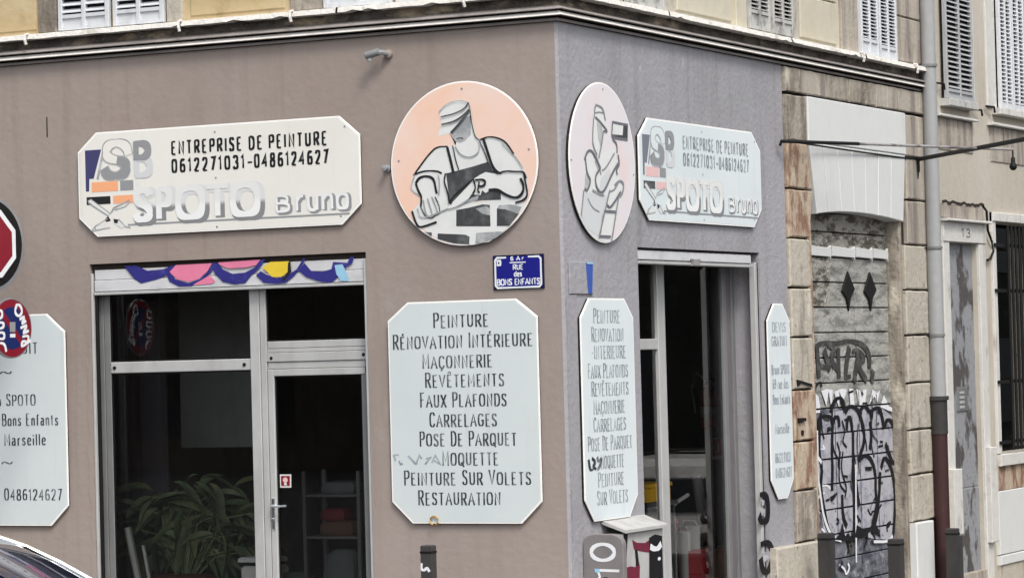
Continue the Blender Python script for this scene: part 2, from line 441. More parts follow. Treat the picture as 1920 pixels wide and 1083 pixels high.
    def build(self, name, m=None, parent=None, smooth=False, solid=True, origin=None):
        o_ = Vector(origin) if origin is not None else (world_loc(parent) if parent else None)
        if o_ is None:
            xs = [p.x for p in self.v]; ys = [p.y for p in self.v]; zs = [p.z for p in self.v]
            o_ = Vector(((min(xs) + max(xs)) / 2, (min(ys) + max(ys)) / 2, min(zs)))
        self.v = [p - o_ for p in self.v]
        ob = bpy.data.objects.new(name, self.mesh(name, m, smooth, solid))
        col.objects.link(ob)
        if parent:
            ob.parent = parent
            ob.location = o_ - world_loc(parent)
        else:
            ob.location = o_
        return ob

def world_loc(o):
    p = Vector(o.location)
    while o.parent:
        o = o.parent
        p = p + Vector(o.location)
    return p

def thing(name, loc, label, cat, group=None, rz=0):
    o = bpy.data.objects.new(name, None)
    o.empty_display_size = 0.2
    col.objects.link(o)
    o.location = loc
    o.rotation_euler = (0, 0, rz)
    tag(o, label, cat, group)
    return o

def tag(o, label=None, cat=None, group=None, kind=None):
    if label: o['label'] = label
    if cat: o['category'] = cat
    if group: o['group'] = group
    if kind: o['kind'] = kind
    return o

def instance(src, name, parent, offset):
    c = src.copy()
    c.name = name
    col.objects.link(c)
    c.parent = parent
    c.location = Vector(src.location) + Vector(offset)
    return c

# ------------------------------------------------------------------ lettering drawn as pen strokes
S3 = 0.33
G = {
 'A': (.66, ['p0,0 .33,1 .66,0', 'p.12,.34 .54,.34']), 'B': (.6, ['p.06,0 .06,1', 's.06,1 .4,1 .54,.88 .54,.64 .4,.53 .06,.53', 's.06,.53 .42,.53 .6,.42 .6,.12 .42,0 .06,0']),
 'C': (.6, ['s.58,.78 .5,.97 .3,1 .1,.92 .03,.7 .03,.3 .1,.08 .3,0 .5,.03 .58,.22']), 'D': (.62, ['p.06,0 .06,1', 's.06,1 .36,1 .58,.86 .61,.5 .58,.14 .36,0 .06,0']),
 'E': (.52, ['p.06,0 .06,1', 'p.06,1 .5,1', 'p.06,.52 .4,.52', 'p.06,0 .52,0']), 'F': (.5, ['p.06,0 .06,1', 'p.06,1 .5,1', 'p.06,.52 .4,.52']),
 'G': (.64, ['s.58,.8 .5,.97 .3,1 .1,.92 .03,.7 .03,.3 .1,.08 .3,0 .5,.03 .6,.2', 'p.6,.18 .6,.46 .36,.46']), 'I': (.12, ['p.06,0 .06,1']),
 'L': (.5, ['p.06,0 .06,1', 'p.06,0 .5,0']), 'M': (.76, ['p.06,0 .06,1 .38,.25 .7,1 .7,0']), 'N': (.64, ['p.06,0 .06,1 .58,0 .58,1']),
 'O': (.66, ['s.33,1 .1,.95 .03,.7 .03,.3 .1,.05 .33,0 .56,.05 .63,.3 .63,.7 .56,.95 .33,1']), 'P': (.56, ['p.06,0 .06,1', 's.06,1 .42,1 .56,.9 .56,.6 .42,.48 .06,.48']),
 'Q': (.66, ['s.33,1 .1,.95 .03,.7 .03,.3 .1,.05 .33,0 .56,.05 .63,.3 .63,.7 .56,.95 .33,1', 'p.36,.24 .66,-.14']), 'R': (.6, ['p.06,0 .06,1', 's.06,1 .42,1 .56,.9 .56,.62 .42,.5 .06,.5', 'p.3,.5 .6,0']),
 'S': (.54, ['s.5,.8 .44,.97 .26,1 .08,.94 .05,.74 .14,.58 .4,.46 .5,.3 .48,.08 .28,0 .1,.03 .03,.2']), 'T': (.56, ['p.28,0 .28,1', 'p0,1 .56,1']),
 'U': (.62, ['s.06,1 .06,.4 .08,.1 .31,0 .54,.1 .56,.4 .56,1']), 'V': (.62, ['p0,1 .31,0 .62,1']), 'X': (.6, ['p.02,0 .58,1', 'p.02,1 .58,0']),
 '0': (.54, ['s.27,1 .08,.94 .03,.7 .03,.3 .08,.06 .27,0 .46,.06 .51,.3 .51,.7 .46,.94 .27,1']), '1': (.26, ['p.18,0 .18,1 .02,.8']),
 '2': (.52, ['s.04,.76 .1,.96 .28,1 .46,.92 .48,.7 .4,.5 .04,0', 'p.04,0 .5,0']), '3': (.5, ['s.03,.82 .12,1 .3,1 .46,.9 .46,.64 .34,.54 .2,.53', 's.2,.53 .4,.5 .5,.34 .47,.08 .28,0 .1,.02 .02,.18']),
 '4': (.54, ['p.4,0 .4,1 .03,.32 .54,.32']), '6': (.52, ['s.46,.88 .34,1 .16,.96 .04,.7 .03,.3 .08,.06 .27,0 .46,.06 .5,.3 .44,.52 .27,.58 .08,.48 .04,.36']),
 '7': (.5, ['p.02,1 .48,1 .18,0']), '8': (.52, ['s.26,.54 .08,.62 .06,.86 .16,1 .36,1 .46,.86 .44,.62 .26,.54', 's.26,.54 .04,.44 .03,.12 .14,0 .38,0 .49,.12 .48,.44 .26,.54']),
 '9': (.52, ['s.06,.12 .18,0 .36,.04 .48,.3 .49,.7 .44,.94 .25,1 .06,.94 .02,.7 .08,.48 .25,.42 .44,.52 .48,.64']),
 'a': (.5, ['s.06,.58 .2,.68 .38,.64 .42,.48 .42,0', 's.42,.4 .2,.4 .05,.3 .05,.08 .2,0 .36,.06 .42,.16']), 'd': (.52, ['p.46,0 .46,1', 's.46,.5 .34,.66 .14,.64 .04,.45 .04,.2 .14,0 .34,0 .46,.16']),
 'e': (.48, ['s.05,.36 .44,.36 .44,.56 .3,.68 .14,.64 .04,.46 .04,.2 .14,0 .32,0 .44,.12']), 'f': (.34, ['s.32,.94 .2,1 .12,.88 .12,.6 .12,0', 'p0,.62 .3,.62']),
 'i': (.12, ['p.06,0 .06,.64', 'p.06,.84 .06,.95']), 'l': (.12, ['p.06,0 .06,1']), 'n': (.5, ['p.06,0 .06,.66', 's.06,.48 .18,.66 .38,.66 .44,.48 .44,0']),
 'o': (.5, ['s.25,.67 .08,.62 .03,.46 .03,.2 .08,.04 .25,0 .42,.04 .47,.2 .47,.46 .42,.62 .25,.67']), 'r': (.36, ['p.06,0 .06,.66', 's.06,.46 .16,.64 .34,.66']),
 's': (.42, ['s.38,.54 .3,.66 .14,.66 .05,.54 .1,.38 .32,.3 .39,.14 .28,0 .12,0 .03,.12']), 't': (.34, ['s.14,.9 .14,.3 .16,.04 .32,.02', 'p0,.64 .3,.64']),
 'u': (.5, ['s.06,.66 .06,.16 .14,0 .32,0 .44,.18', 'p.44,.66 .44,0']), '-': (.34, ['p.02,.42 .32,.42']), '~': (.7, ['s.03,.4 .12,.56 .26,.58 .44,.42 .58,.42 .67,.58']), ' ': (.26, []),
}
for k_, (b_, ex) in {'É': ('E', 'p.2,1.12 .38,1.28'), 'Ê': ('E', 'p.08,1.12 .27,1.28 .46,1.12'), 'Ç': ('C', 's.3,0 .36,-.1 .2,-.22')}.items():
    G[k_] = (G[b_][0], G[b_][1] + [ex])

def chaikin(p, closed=False, it=2):
    for _ in range(it):
        q = [p[0]]
        for a, b in zip(p[:-1], p[1:]):
            q.append((a[0] * .75 + b[0] * .25, a[1] * .75 + b[1] * .25))
            q.append((a[0] * .25 + b[0] * .75, a[1] * .25 + b[1] * .75))
        q.append(p[-1])
        p = q
    return p

def parse(st):
    pts = [tuple(float(v) for v in q.split(',')) for q in st[1:].split()]
    return chaikin(pts) if st[0] == 's' else pts

def letters(mb, F, txt, s0, s1, z0, cap, tv, th, n, m=None, serif=0.0, first=1.0, slope=0.0, gap=0.17, jit=0.0, z0b=None):
    """fit txt between s0 and s1; strokes tv/th as a share of cap height; serif = half length as a share of cap"""
    adv = sum(G[c][0] for c in txt) + gap * (len(txt) - 1)
    k = (s1 - s0) / adv
    x = s0
    prev = ' '
    for i, c in enumerate(txt):
        w, strokes = G[c]
        h = cap * (first if (prev == ' ' and first != 1.0) else 1.0)
        zj = z0 + slope * (x - s0) + rnd.uniform(-jit, jit) * cap
        for si, st in enumerate(strokes):
            pts = [(x + px * k, zj + py * h) for px, py in parse(st)]
            nn = n + 0.0007 * (si % 4)
            mb.ribbon(F, pts, tv * cap, th * cap, nn, m)
            if serif and len(pts) > 1:
                for e, ne in ((pts[0], pts[1]), (pts[-1], pts[-2])):
                    d = (Vector(e) - Vector(ne))
                    rel = (e[1] - zj) / h
                    if abs(d.y) > abs(d.x) * 1.0 and (abs(rel) < .02 or abs(rel - 1) < .02):
                        mb.ribbon(F, [(e[0] - serif * cap, e[1]), (e[0] + serif * cap, e[1])], th * cap, th * cap * 1.1, nn + 0.0002, m)
        x += (w + gap) * k
        prev = c
    return mb

def arcpts(cs, cz, rs, rz, a0, a1, k):
    return [(cs + rs * math.cos(math.radians(a0 + (a1 - a0) * i / k)), cz + rz * math.sin(math.radians(a0 + (a1 - a0) * i / k))) for i in range(k + 1)]

# ------------------------------------------------------------------ ground
def sheet(name, x0, x1, y0, y1, m, zf, nx=2, ny=2):
    g = MB()
    vs, fs = [], []
    for j in range(ny + 1):
        for i in range(nx + 1):
            x, y = x0 + (x1 - x0) * i / nx, y0 + (y1 - y0) * j / ny
            vs.append((x, y, zf(x, y)))
    for j in range(ny):
        for i in range(nx):
            a = j * (nx + 1) + i
            fs.append((a, a + 1, a + nx + 2, a + nx + 1))
    g.raw(vs, fs)
    return tag(g.build(name, m, solid=False, origin=(0, 0, 0)), kind='structure')

def ground_z(x, y):          # the side street falls away behind the corner
    return -0.1 - 0.06 * max(0.0, min(y, 60) - 4.0) * (1 if x > -1 else 1) - 0.0
sheet('road', -300, 300, -300, 300, ASPHALT, lambda x, y: -0.1 - (0.06 * (min(y, 60) - 4) if y > 4 else 0), 12, 150)
pv = MB()
pv.wbox(-30, 1.5, -1.6, -0.005, -0.4, 0.03, PAVE, 0.02)
pv.wbox(0.004, 1.5, 0.0, 4.0, -0.6, 0.026, PAVE, 0.02)
tag(pv.build('pavement', parent=None), kind='structure')
pv = MB()
vs = [(0.004, 4, .022), (1.5, 4, .022), (1.5, 40, -2.0), (.004, 40, -2.0), (0.004, 4, -.8), (1.5, 4, -.8), (1.5, 40, -4), (.004, 40, -4)]
pv.raw(vs, [(0, 1, 2, 3), (4, 7, 6, 5), (0, 4, 5, 1), (1, 5, 6, 2), (2, 6, 7, 3), (3, 7, 4, 0)], PAVE)
tag(pv.build('sloping_pavement'), kind='structure')

# ------------------------------------------------------------------ corner building
bld = thing('corner_building', (0, 0, 0), 'corner building with mauve-grey painted ground floor, moulded cornice and ochre upper storey', 'building')
A0, B1, ZT = -16.0, 8.36, 4.952
def wall_holes(mb, F, s0, s1, z0, z1, holes, n1, depth, m, mrev=None):
    ss = sorted({s0, s1, *[h[0] for h in holes], *[h[1] for h in holes]})
    zs = sorted({z0, z1, *[h[2] for h in holes], *[h[3] for h in holes]})
    ss = sorted(set(ss)); zs = sorted(set(zs))
    for i in range(len(ss) - 1):
        for j in range(len(zs) - 1):
            cs, cz = (ss[i] + ss[i + 1]) / 2, (zs[j] + zs[j + 1]) / 2
            if any(h[0] < cs < h[1] and h[2] < cz < h[3] for h in holes):
                continue
            q = [(ss[i], zs[j]), (ss[i + 1], zs[j]), (ss[i + 1], zs[j + 1]), (ss[i], zs[j + 1])]
            mb.face([F(s, z, n1) for s, z in q], m)
            mb.face([F(s, z, -depth) for s, z in reversed(q)], INTW)
    for a, b, c, d in holes:
        for p, q in (((a, c), (a, d)), ((a, d), (b, d)), ((b, d), (b, c)), ((b, c), (a, c))):
            mb.face([F(*p, n1), F(*q, n1), F(*q, -depth), F(*p, -depth)], mrev or m)
WIN = (-4.385, -1.735, 0.15, 3.25)
DOOR = (1.373, 3.93, 0.05, 3.247)
w = MB()
wall_holes(w, WA, A0, -0.02, -0.2, ZT, [WIN], 0.0, 0.32, RENDER)
wall_holes(w, WB, 0.02, 4.575, -0.2, ZT, [DOOR], 0.0, 0.32, RENDERB)
w.face([WA(-0.02, -0.2, 0), WB(0.02, -0.2, 0), WB(0.02, ZT, 0), WA(-0.02, ZT, 0)], RENDERB)
w.build('rendered_wall', parent=bld, solid=False)
# thicker coat of render low on the side wall, starting at a ragged edge near the corner
w = MB()
edge = [(0.028, 2.86 - i * 0.19 + rnd.uniform(-.03, .03)) for i in range(15)]
poly = [(0.02 + abs(math.sin(i * 2.3)) * 0.02, z) for i, (s, z) in enumerate(edge)]
w.prism(WB, [(0.21, 2.86)] + poly + [(0.21, poly[-1][1])], -0.01, 0.008, RENDERB)
w.build('render_patch', parent=bld)
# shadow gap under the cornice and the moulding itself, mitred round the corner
def sweep(mb, prof, a0, b1, m):
    """prof: (n, z) points; runs along wall A to the corner and on along wall B"""
    rows = []
    for n, z in prof:
        rows.append([Vector((a0, -n, z)), Vector((n, -n, z)), Vector((n, b1, z))])
    for r0_, r1_ in zip(rows[:-1], rows[1:]):
        for i in range(2):
            mb.face([r0_[i], r0_[i + 1], r1_[i + 1], r1_[i]], m)
c = MB()
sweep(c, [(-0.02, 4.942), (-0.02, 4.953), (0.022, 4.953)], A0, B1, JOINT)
sweep(c, [(0.022, 4.953), (0.03, 4.956), (0.022, 4.976), (0.012, 4.979)], A0, B1, CEMENT)
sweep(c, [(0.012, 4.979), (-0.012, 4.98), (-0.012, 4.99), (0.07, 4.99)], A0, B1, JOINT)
sweep(c, [(0.07, 4.99), (0.078, 4.994), (0.076, 5.0), (0.05, 5.026)], A0, B1, CORWHITE)
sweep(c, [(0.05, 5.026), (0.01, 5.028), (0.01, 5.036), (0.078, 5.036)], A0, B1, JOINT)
sweep(c, [(0.078, 5.036), (0.088, 5.04), (0.084, 5.048), (0.05, 5.064), (0.015, 5.078)], A0, B1, CEMENT)
sweep(c, [(0.015, 5.078), (0.0, 5.08), (0.0, 5.17)], A0, B1, FRIEZE)
c.build('cornice', parent=bld, solid=False)
# white sill band with a chipped lower edge, cut into lengths
def ledge_piece(F, s0, s1, mb, mitre=0):
    k = max(3, int(abs(s1 - s0) / 0.07))
    lo = [5.15 + rnd.uniform(-0.002, 0.003) + (0.014 if rnd.random() < .07 else 0) for _ in range(k + 1)]
    hi = [5.192 + rnd.uniform(-0.0015, 0.002) for _ in range(k + 1)]
    out = [0.105 + rnd.uniform(-0.003, 0.002) for _ in range(k + 1)]
    for i in range(k):
        a, b = s0 + (s1 - s0) * i / k, s0 + (s1 - s0) * (i + 1) / k
        P = [[F(q, lo[j], 0.0), F(q, lo[j], out[j]), F(q, hi[j], out[j] - .01), F(q, hi[j] + .012, 0.0)] for q, j in ((a, i), (b, i + 1))]
        for t in range(3):
            mb.face([P[0][t], P[1][t], P[1][t + 1], P[0][t + 1]], LEDGE)
for a, b in ((-9, -6.2), (-6.2, -3.38), (-3.36, -1.9), (-1.88, 0.1)):
    m_ = MB(); ledge_piece(WA, a, b, m_); m_.build('ledge', parent=bld, solid=False)
for a, b in ((-0.1, 1.9), (1.92, 4.6), (4.62, 6.5), (6.52, 8.34)):
    m_ = MB(); ledge_piece(WB, a, b, m_); m_.build('ledge', parent=bld, solid=False)
# upper storey
u = MB()
for (F, s0, s1, m) in ((WA, A0, -0.001, BEIGE_A), (WB, 0.001, B1, BEIGE_B)):
    u.face([F(s0, 5.165, 0), F(s1, 5.165, 0), F(s1, 12.5, 0), F(s0, 12.5, 0)], m)
u.face([(A0, 0, 12.5), (0, 0, 12.5), (0, B1, 12.5), (A0, B1, 12.5)], BEIGE_A)
u.face([(A0, 0, -.2), (A0, 0, 12.5), (A0, B1, 12.5), (A0, B1, -.2)], BEIGE_A)
u.build('upper_wall', parent=bld, solid=False)
# raised fields and stone strips of the upper storey
def rough(poly, step=.11, j=.0035):
    out = []
    for i in range(len(poly)):
        a_, b_ = Vector(poly[i]), Vector(poly[(i + 1) % len(poly)])
        k_ = max(1, int((b_ - a_).length / step))
        for q in range(k_):
            p_ = a_ + (b_ - a_) * (q / k_)
            chip = rnd.choice([0, 0, 0, .006])
            out.append((p_.x + rnd.uniform(-j, j), p_.y + rnd.uniform(-j, j) - chip * rnd.choice([0, 1]) * (1 if q == 0 else 0)))
    return out
def raised(name, F, s0, s1, z0, z1, n, m, inset=0.008):
    b = MB(); b.box(F, s0, s1, z0, z1, -0.01, n, m, inset)
    return b.build(name, parent=bld)
raised('pilaster_strip', WA, -8.5, -4.86, 5.235, 6.8, 0.012, BEIGE_A)
raised('window_jamb', WA, -4.83, -4.635, 5.2, 6.8, 0.03, STONE_D)
raised('window_jamb', WA, -3.545, -3.39, 5.2, 6.8, 0.03, STONE)
raised('wall_field', WA, -3.32, -2.42, 5.235, 6.8, 0.012, BEIGE_A)
raised('window_jamb', WA, -2.36, -2.05, 5.2, 6.8, 0.03, STONE_D)
raised('window_jamb', WA, -0.72, -0.5, 5.2, 6.8, 0.03, STONE_D)
raised('corner_strip', WA, -0.45, -0.01, 5.2, 6.8, 0.012, BEIGE_A)
raised('corner_strip', WB, 0.01, 1.2, 5.2, 6.8, 0.012, STONE_D)
raised('window_jamb', WB, 1.98, 2.2, 5.2, 6.8, 0.03, STONE)
raised('wall_field', WB, 2.26, 3.42, 5.24, 6.8, 0.02, BEIGE_B)
raised('window_jamb', WB, 3.5, 3.74, 5.2, 6.8, 0.03, BEIGE_B)
raised('window_jamb', WB, 4.83, 4.98, 5.2, 6.8, 0.03, STONE)
raised('wall_field', WB, 5.03, 5.96, 5.24, 5.625, 0.02, BEIGE_B)
raised('wall_field', WB, 5.03, 5.96, 5.637, 6.8, 0.02, BEIGE_B)
raised('window_jamb', WB, 6.06, 6.5, 5.2, 6.8, 0.03, STONE_G)
raised('stone', WB, 7.6, 8.28, 5.22, 5.655, 0.03, STONE_G)
raised('stone', WB, 7.6, 8.28, 5.67, 6.1, 0.03, STONE_G)
raised('stone', WB, 7.6, 8.28, 6.115, 6.6, 0.03, STONE_G)

# louvred shutters: frame, slats as sub-parts
def louvre(F, s0, s1, z0, z1, panes, pitch, mf, parent, zb, label=None, n0=0.03, lift=0.0, mslat=None):
    """one leaf: stiles, rails, `panes` columns of slats; zb = height of the solid bottom panel"""
    f = MB()
    t = 0.04
    f.box(F, s0, s1, z0, z1, n0 - 0.028, n0 - 0.02, DARK)
    cols = []
    wv = (s1 - s0 - t * (panes + 1)) / panes
    for i in range(panes + 1):
        a = s0 + i * (wv + t)
        f.box(F, a, a + t, z0, z1, n0 - 0.02, n0 + 0.02, mf, 0.004)
        if i < panes:
            cols.append((a + t, a + t + wv))
    for a, b in cols:
        f.box(F, a, b, z0, z0 + 0.03, n0 - 0.02, n0 + 0.018, mf)
        if zb:
            f.box(F, a, b, z0 + 0.03, z0 + zb - .03, n0 - 0.02, n0 + 0.004, mf)
            f.box(F, a, b, z0 + zb - .03, z0 + zb, n0 - 0.02, n0 + 0.018, mf)
        f.box(F, a, b, z1 - 0.04, z1, n0 - 0.02, n0 + 0.018, mf)
    ob = f.build('shutter', parent=parent)
    if label: ob['label'] = label
    src = None
    z = z0 + (zb or 0.03) + pitch * .5
    base = None
    while z < z1 - 0.06:
        for a, b in cols:
            sl = MB()
            d = pitch * 0.25
            q = [F(a, z + d, n0 - .02), F(b, z + d, n0 - .02), F(b, z - d, n0 + .014), F(a, z - d, n0 + .014)]
            th = Vector((0, 0, 0.007))
            sl.raw(q + [p + th for p in q], [(0, 3, 2, 1), (4, 5, 6, 7), (0, 1, 5, 4), (1, 2, 6, 5), (2, 3, 7, 6), (3, 0, 4, 7)], mslat or mf)
            if base is None:
                base = [sl.build('slat', parent=ob), z, a]
            else:
                o = base[0].copy()
                col.objects.link(o)
                o.parent = ob
                o.location = Vector(base[0].location) + (F(a, z) - F(base[2], base[1]))
        z += pitch
    return ob
louvre(WA, -4.61, -4.1, 5.205, 6.5, 2, 0.058, SHUTP, bld, 0.13)
louvre(WA, -4.06, -3.56, 5.205, 6.5, 2, 0.058, SHUTP, bld, 0.13)
louvre(WA, -2.04, -1.42, 5.2, 6.3, 2, 0.058, SHUTP, bld, 0.24)
louvre(WA, -1.38, -0.74, 5.2, 6.3, 2, 0.058, SHUTP, bld, 0.24)
louvre(WB, 1.22, 1.95, 5.2, 6.3, 2, 0.05, SHUTO, bld, 0.22)
louvre(WB, 3.76, 4.24, 5.215, 6.5, 2, 0.036, SHUTO, bld, 0.17)
louvre(WB, 4.3, 4.8, 5.215, 6.5, 2, 0.036, SHUTO, bld, 0.14)
louvre(WB, 6.54, 7.02, 5.2, 6.7, 2, 0.034, SHUTP, bld, 0.16)
louvre(WB, 7.05, 7.54, 5.2, 6.7, 2, 0.034, SHUTP, bld, 0.13)
# hooks on the sill band (each a small white clip)
hk = None
for F, s in ((WA, -4.89), (WA, -3.36), (WA, -2.3), (WA, -0.73), (WB, 6.36), (WB, 7.88)):
    h = MB()
    h.tube([F(s, 5.195, .09), F(s, 5.19, .125), F(s, 5.14, .135), F(s + .004, 5.105, .125)], 0.013, CORWHITE, 6)
    h.build('shutter_hook', parent=bld)

# ------- stone pier, arch and blocks on the side wall
zj = [0.652, 1.118, 1.56, 2.025, 2.499, 2.947, 3.397, 3.841, 4.27, 4.70]
b = MB()
for q0, q1, q2, q3 in ((4.575, 5.09, -.9, ZT), (7.62, B1, -.9, ZT), (5.09, 7.62, 3.95, ZT)):
    b.face([WB(q0, q2, -0.015), WB(q1, q2, -0.015), WB(q1, q3, -0.015), WB(q0, q3, -0.015)], JOINT)
b.build('joint_bed', parent=bld, solid=False)
mm = {0: STONE, 1: STONE_R}
for i in range(len(zj) - 1):
    z0, z1 = zj[i] + .009, zj[i + 1] - .009
    def edge_s(z):          # the left side of the splayed flat arch
        if z < 3.64: return 5.085
        return 5.085 + max(0, min(1, (4.28 - z) / 0.64)) * 0.16
    ml = STONE_R if i in (1, 2, 6, 7) else (STONE_D if i in (0, 8) else STONE)
    a = MB()
    a.prism(WB, rough([(4.585, z0), (edge_s(z0) - .01, z0), (edge_s(z1) - .01, z1), (4.585, z1)]), -0.014, 0.035 + rnd.uniform(-.003, .003), ml, 0.012)
    a.build('stone', parent=bld)
    mr_ = STONE_G if i >= 6 else STONE
    a = MB()
    r1 = 7.62 if z1 < 3.7 else 7.72
    a.prism(WB, rough([(r1 + .01, z0), (8.34, z0), (8.34, z1), (r1 + .01, z1)]), -0.014, 0.035 + rnd.uniform(-.003, .003), mr_, 0.012)
    a.build('stone', parent=bld)
# top course under the cornice
xs = [4.58, 4.974, 5.592, 6.192, 6.919, 7.555, 8.345]
for i in range(6):
    a = MB()
    a.prism(WB, rough([(xs[i] + .005, 4.722), (xs[i + 1] - .005, 4.722), (xs[i + 1] - .005, 4.938), (xs[i] + .005, 4.938)]), -0.014, 0.036 + rnd.uniform(-.004, .004), [STONE_D, STONE_G, STONE_D, STONE_D, STONE_G, STONE_G][i], 0.008)
    a.build('stone', parent=bld)
# jamb strips beside the old doors
a = MB(); a.box(WB, 5.085, 5.2, -0.5, 3.62, -0.16, -0.0, STONE_R, 0.006); a.build('door_jamb', parent=bld)
a = MB(); a.box(WB, 7.55, 7.625, -0.5, 3.62, -0.16, -0.0, STONE_D, 0.006); a.build('door_jamb', parent=bld)
# white lintel slab and the seven voussoirs under it
a = MB(); a.box(WB, 5.09, 7.715, 4.285, 4.70, -0.01, 0.045, WHITE, 0.008); a.build('lintel_slab', parent=bld)
top = [5.11, 5.446, 5.823, 6.196, 6.555, 6.922, 7.298, 7.70]
bot = [5.262, 5.562, 5.893, 6.231, 6.541, 6.87, 7.229, 7.60]
zb_ = [3.63, 3.652, 3.668, 3.672, 3.67, 3.66, 3.645, 3.618]
for i in range(7):
    a = MB()
    g_ = 0.006
    a.prism(WB, [(bot[i] + g_, zb_[i]), (bot[i + 1] - g_, zb_[i + 1]), (top[i + 1] - g_, 4.28), (top[i] + g_, 4.28)], -0.3, 0.04 + rnd.uniform(-.003, .003), WHITE, 0.006)
    a.build('voussoir', parent=bld)
for i in range(1, 7):
    a = MB()
    a.prism(WB, [(bot[i] - .0055, zb_[i] + .004), (bot[i] + .0055, zb_[i] + .004), (top[i] + .0055, 4.278), (top[i] - .0055, 4.278)], -.2, .034, CEMENT)
    a.build('mortar_joint', parent=bld)
# plinth blocks
a = MB(); a.box(WB, 3.98, 5.09, -0.5, 0.645, -0.01, 0.075, STONE, 0.012); a.build('plinth_block', parent=bld)
a = MB(); a.box(WB, 7.62, 8.13, -0.6, 0.645, -0.01, 0.075, WHITE, 0.012); a.build('plinth_block', parent=bld)

# ------- old plank doors
gd = MB()
gd.face([WB(5.2, -.6, -.17), WB(7.6, -.6, -.17), WB(7.6, 3.7, -.17), WB(5.2, 3.7, -.17)], JOINT)
gdo = gd.build('garage_door', parent=bld, solid=False)
cols_ = [5.21, 5.98, 6.62, 7.1, 7.545]
rows_ = [-0.3 + 0.2365 * i for i in range(18)]
for j in range(len(rows_) - 1):
    for i in range(4):
        z0, z1 = rows_[j] + .006, min(rows_[j + 1] - .006, 3.66)
        if z1 - z0 < .03: continue
        mp = WOODG if z1 < 2.05 else (WOODP if (z0 > 3.2 or (i == 0 and z0 > 2.6)) else WOOD)
        g_ = 0.010 if i in (1, 2) else .005
        a = MB()
        a.box(WB, cols_[i] + (g_ if i == 2 else .005), cols_[i + 1] - (g_ if i == 1 else .005), z0, z1, -.168, -0.13 + rnd.uniform(-.005, .004), mp, 0.005)
        a.build('plank', parent=gdo)
for i in range(4):
    a = MB()
    a.prism(WB, [(cols_[i] + .03, 3.26), (cols_[i + 1] - .05, 3.25), (cols_[i + 1] - .02, 3.22), (cols_[i + 1] - .02, 3.36), (cols_[i + 1] - .06, 3.335), (cols_[i] + .03, 3.355)], -.13, -.105, WHITE, .004)
    a.build('strap', parent=gdo)
for px in (6.42, 7.02):  # black plates stand in for two diamond holes, darkness put into the colour
    a = MB()
    a.prism(WB, [(px, 3.12), (px - .17, 2.93), (px - .05, 2.86), (px, 2.74), (px + .05, 2.86), (px + .17, 2.95)], -.128, -.112, IRON, .004)
    a.build('dark_hole_fill', parent=gdo)
def clip(poly, x0, x1, z0, z1):
    for ax, lim, sg in ((0, x0, 1), (0, x1, -1), (1, z0, 1), (1, z1, -1)):
        out = []
        for i in range(len(poly)):
            a_, b_ = poly[i - 1], poly[i]
            ia, ib = (a_[ax] - lim) * sg >= 0, (b_[ax] - lim) * sg >= 0
            if ia != ib:
                k_ = (lim - a_[ax]) / (b_[ax] - a_[ax])
                out.append((a_[0] + k_ * (b_[0] - a_[0]), a_[1] + k_ * (b_[1] - a_[1])))
            if ib:
                out.append(b_)
        poly = out
        if len(poly) < 3:
            return []
    return poly
def plank_fill(mb, poly, n_, m_):
    for j_ in range(len(rows_) - 1):
        for i_ in range(4):
            q_ = clip(poly, cols_[i_] + .009, cols_[i_ + 1] - .009, rows_[j_] + .009, rows_[j_ + 1] - .009)
            if q_:
                mb.flat(WB, q_, n_, m_)
g = MB()       # spray paint on the planks
NG = -0.118
lt = [(5.422,2.01),(5.566,2.015),(5.608,1.927),(5.769,2.002),(5.759,1.87),(5.905,1.973),(6.055,1.987),(6.254,1.974),(6.408,1.997),(6.61,1.957),(6.924,1.977),(7.242,1.97),(7.393,1.846),(7.604,1.766),(7.628,1.738),(7.123,1.825),(6.703,1.837),(6.294,1.838),(5.891,1.796),(5.548,1.78),(5.413,1.897)]
plank_fill(g, [(5.545,1.745),(5.89,1.787),(6.703,1.827),(7.176,1.824),(7.623,1.672),(7.655,1.41),(7.527,1.192),(7.556,0.894),(7.521,0.487),(6.909,0.537),(6.499,0.609),(5.844,0.598),(5.607,0.701),(5.513,1.039),(5.519,1.422)], NG - .004, SPRAYG)
for st in ('300,90 340,205', '325,85 312,160', '340,110 372,200 375,90', '400,205 395,90 430,190 432,85', '450,150 470,90 480,160', '505,80 505,150', '530,85 525,160 560,160 560,85', '590,160 600,90 640,150 650,85', '660,100 690,190', '680,110 665,150 735,205'):
    pass
for q in ([(5.422,2.01),(5.5,1.912),(5.428,1.792),(5.621,1.795),(5.561,1.945)], [(5.637,1.996),(5.758,1.853),(5.828,1.992),(5.891,1.796),(5.932,1.999),(5.77,2.011)], [(5.955,1.98),(6.092,1.826),(6.104,1.986),(6.196,1.877),(6.306,1.99),(6.181,2.006)], [(6.368,2.002),(6.385,1.845),(6.498,1.842),(6.47,1.999)], [(6.561,1.994),(6.625,1.83),(6.781,1.834),(6.846,1.984),(6.741,1.981),(6.709,1.9),(6.653,1.983)], [(6.885,1.832),(7.003,1.981),(7.133,1.945),(7.215,1.97),(7.125,1.853),(7.05,1.91)], [(7.201,1.805),(7.318,1.922),(7.444,1.808),(7.631,1.765),(7.645,1.735),(7.44,1.761)]):
    plank_fill(g, q, NG + .001, SPRAYW)
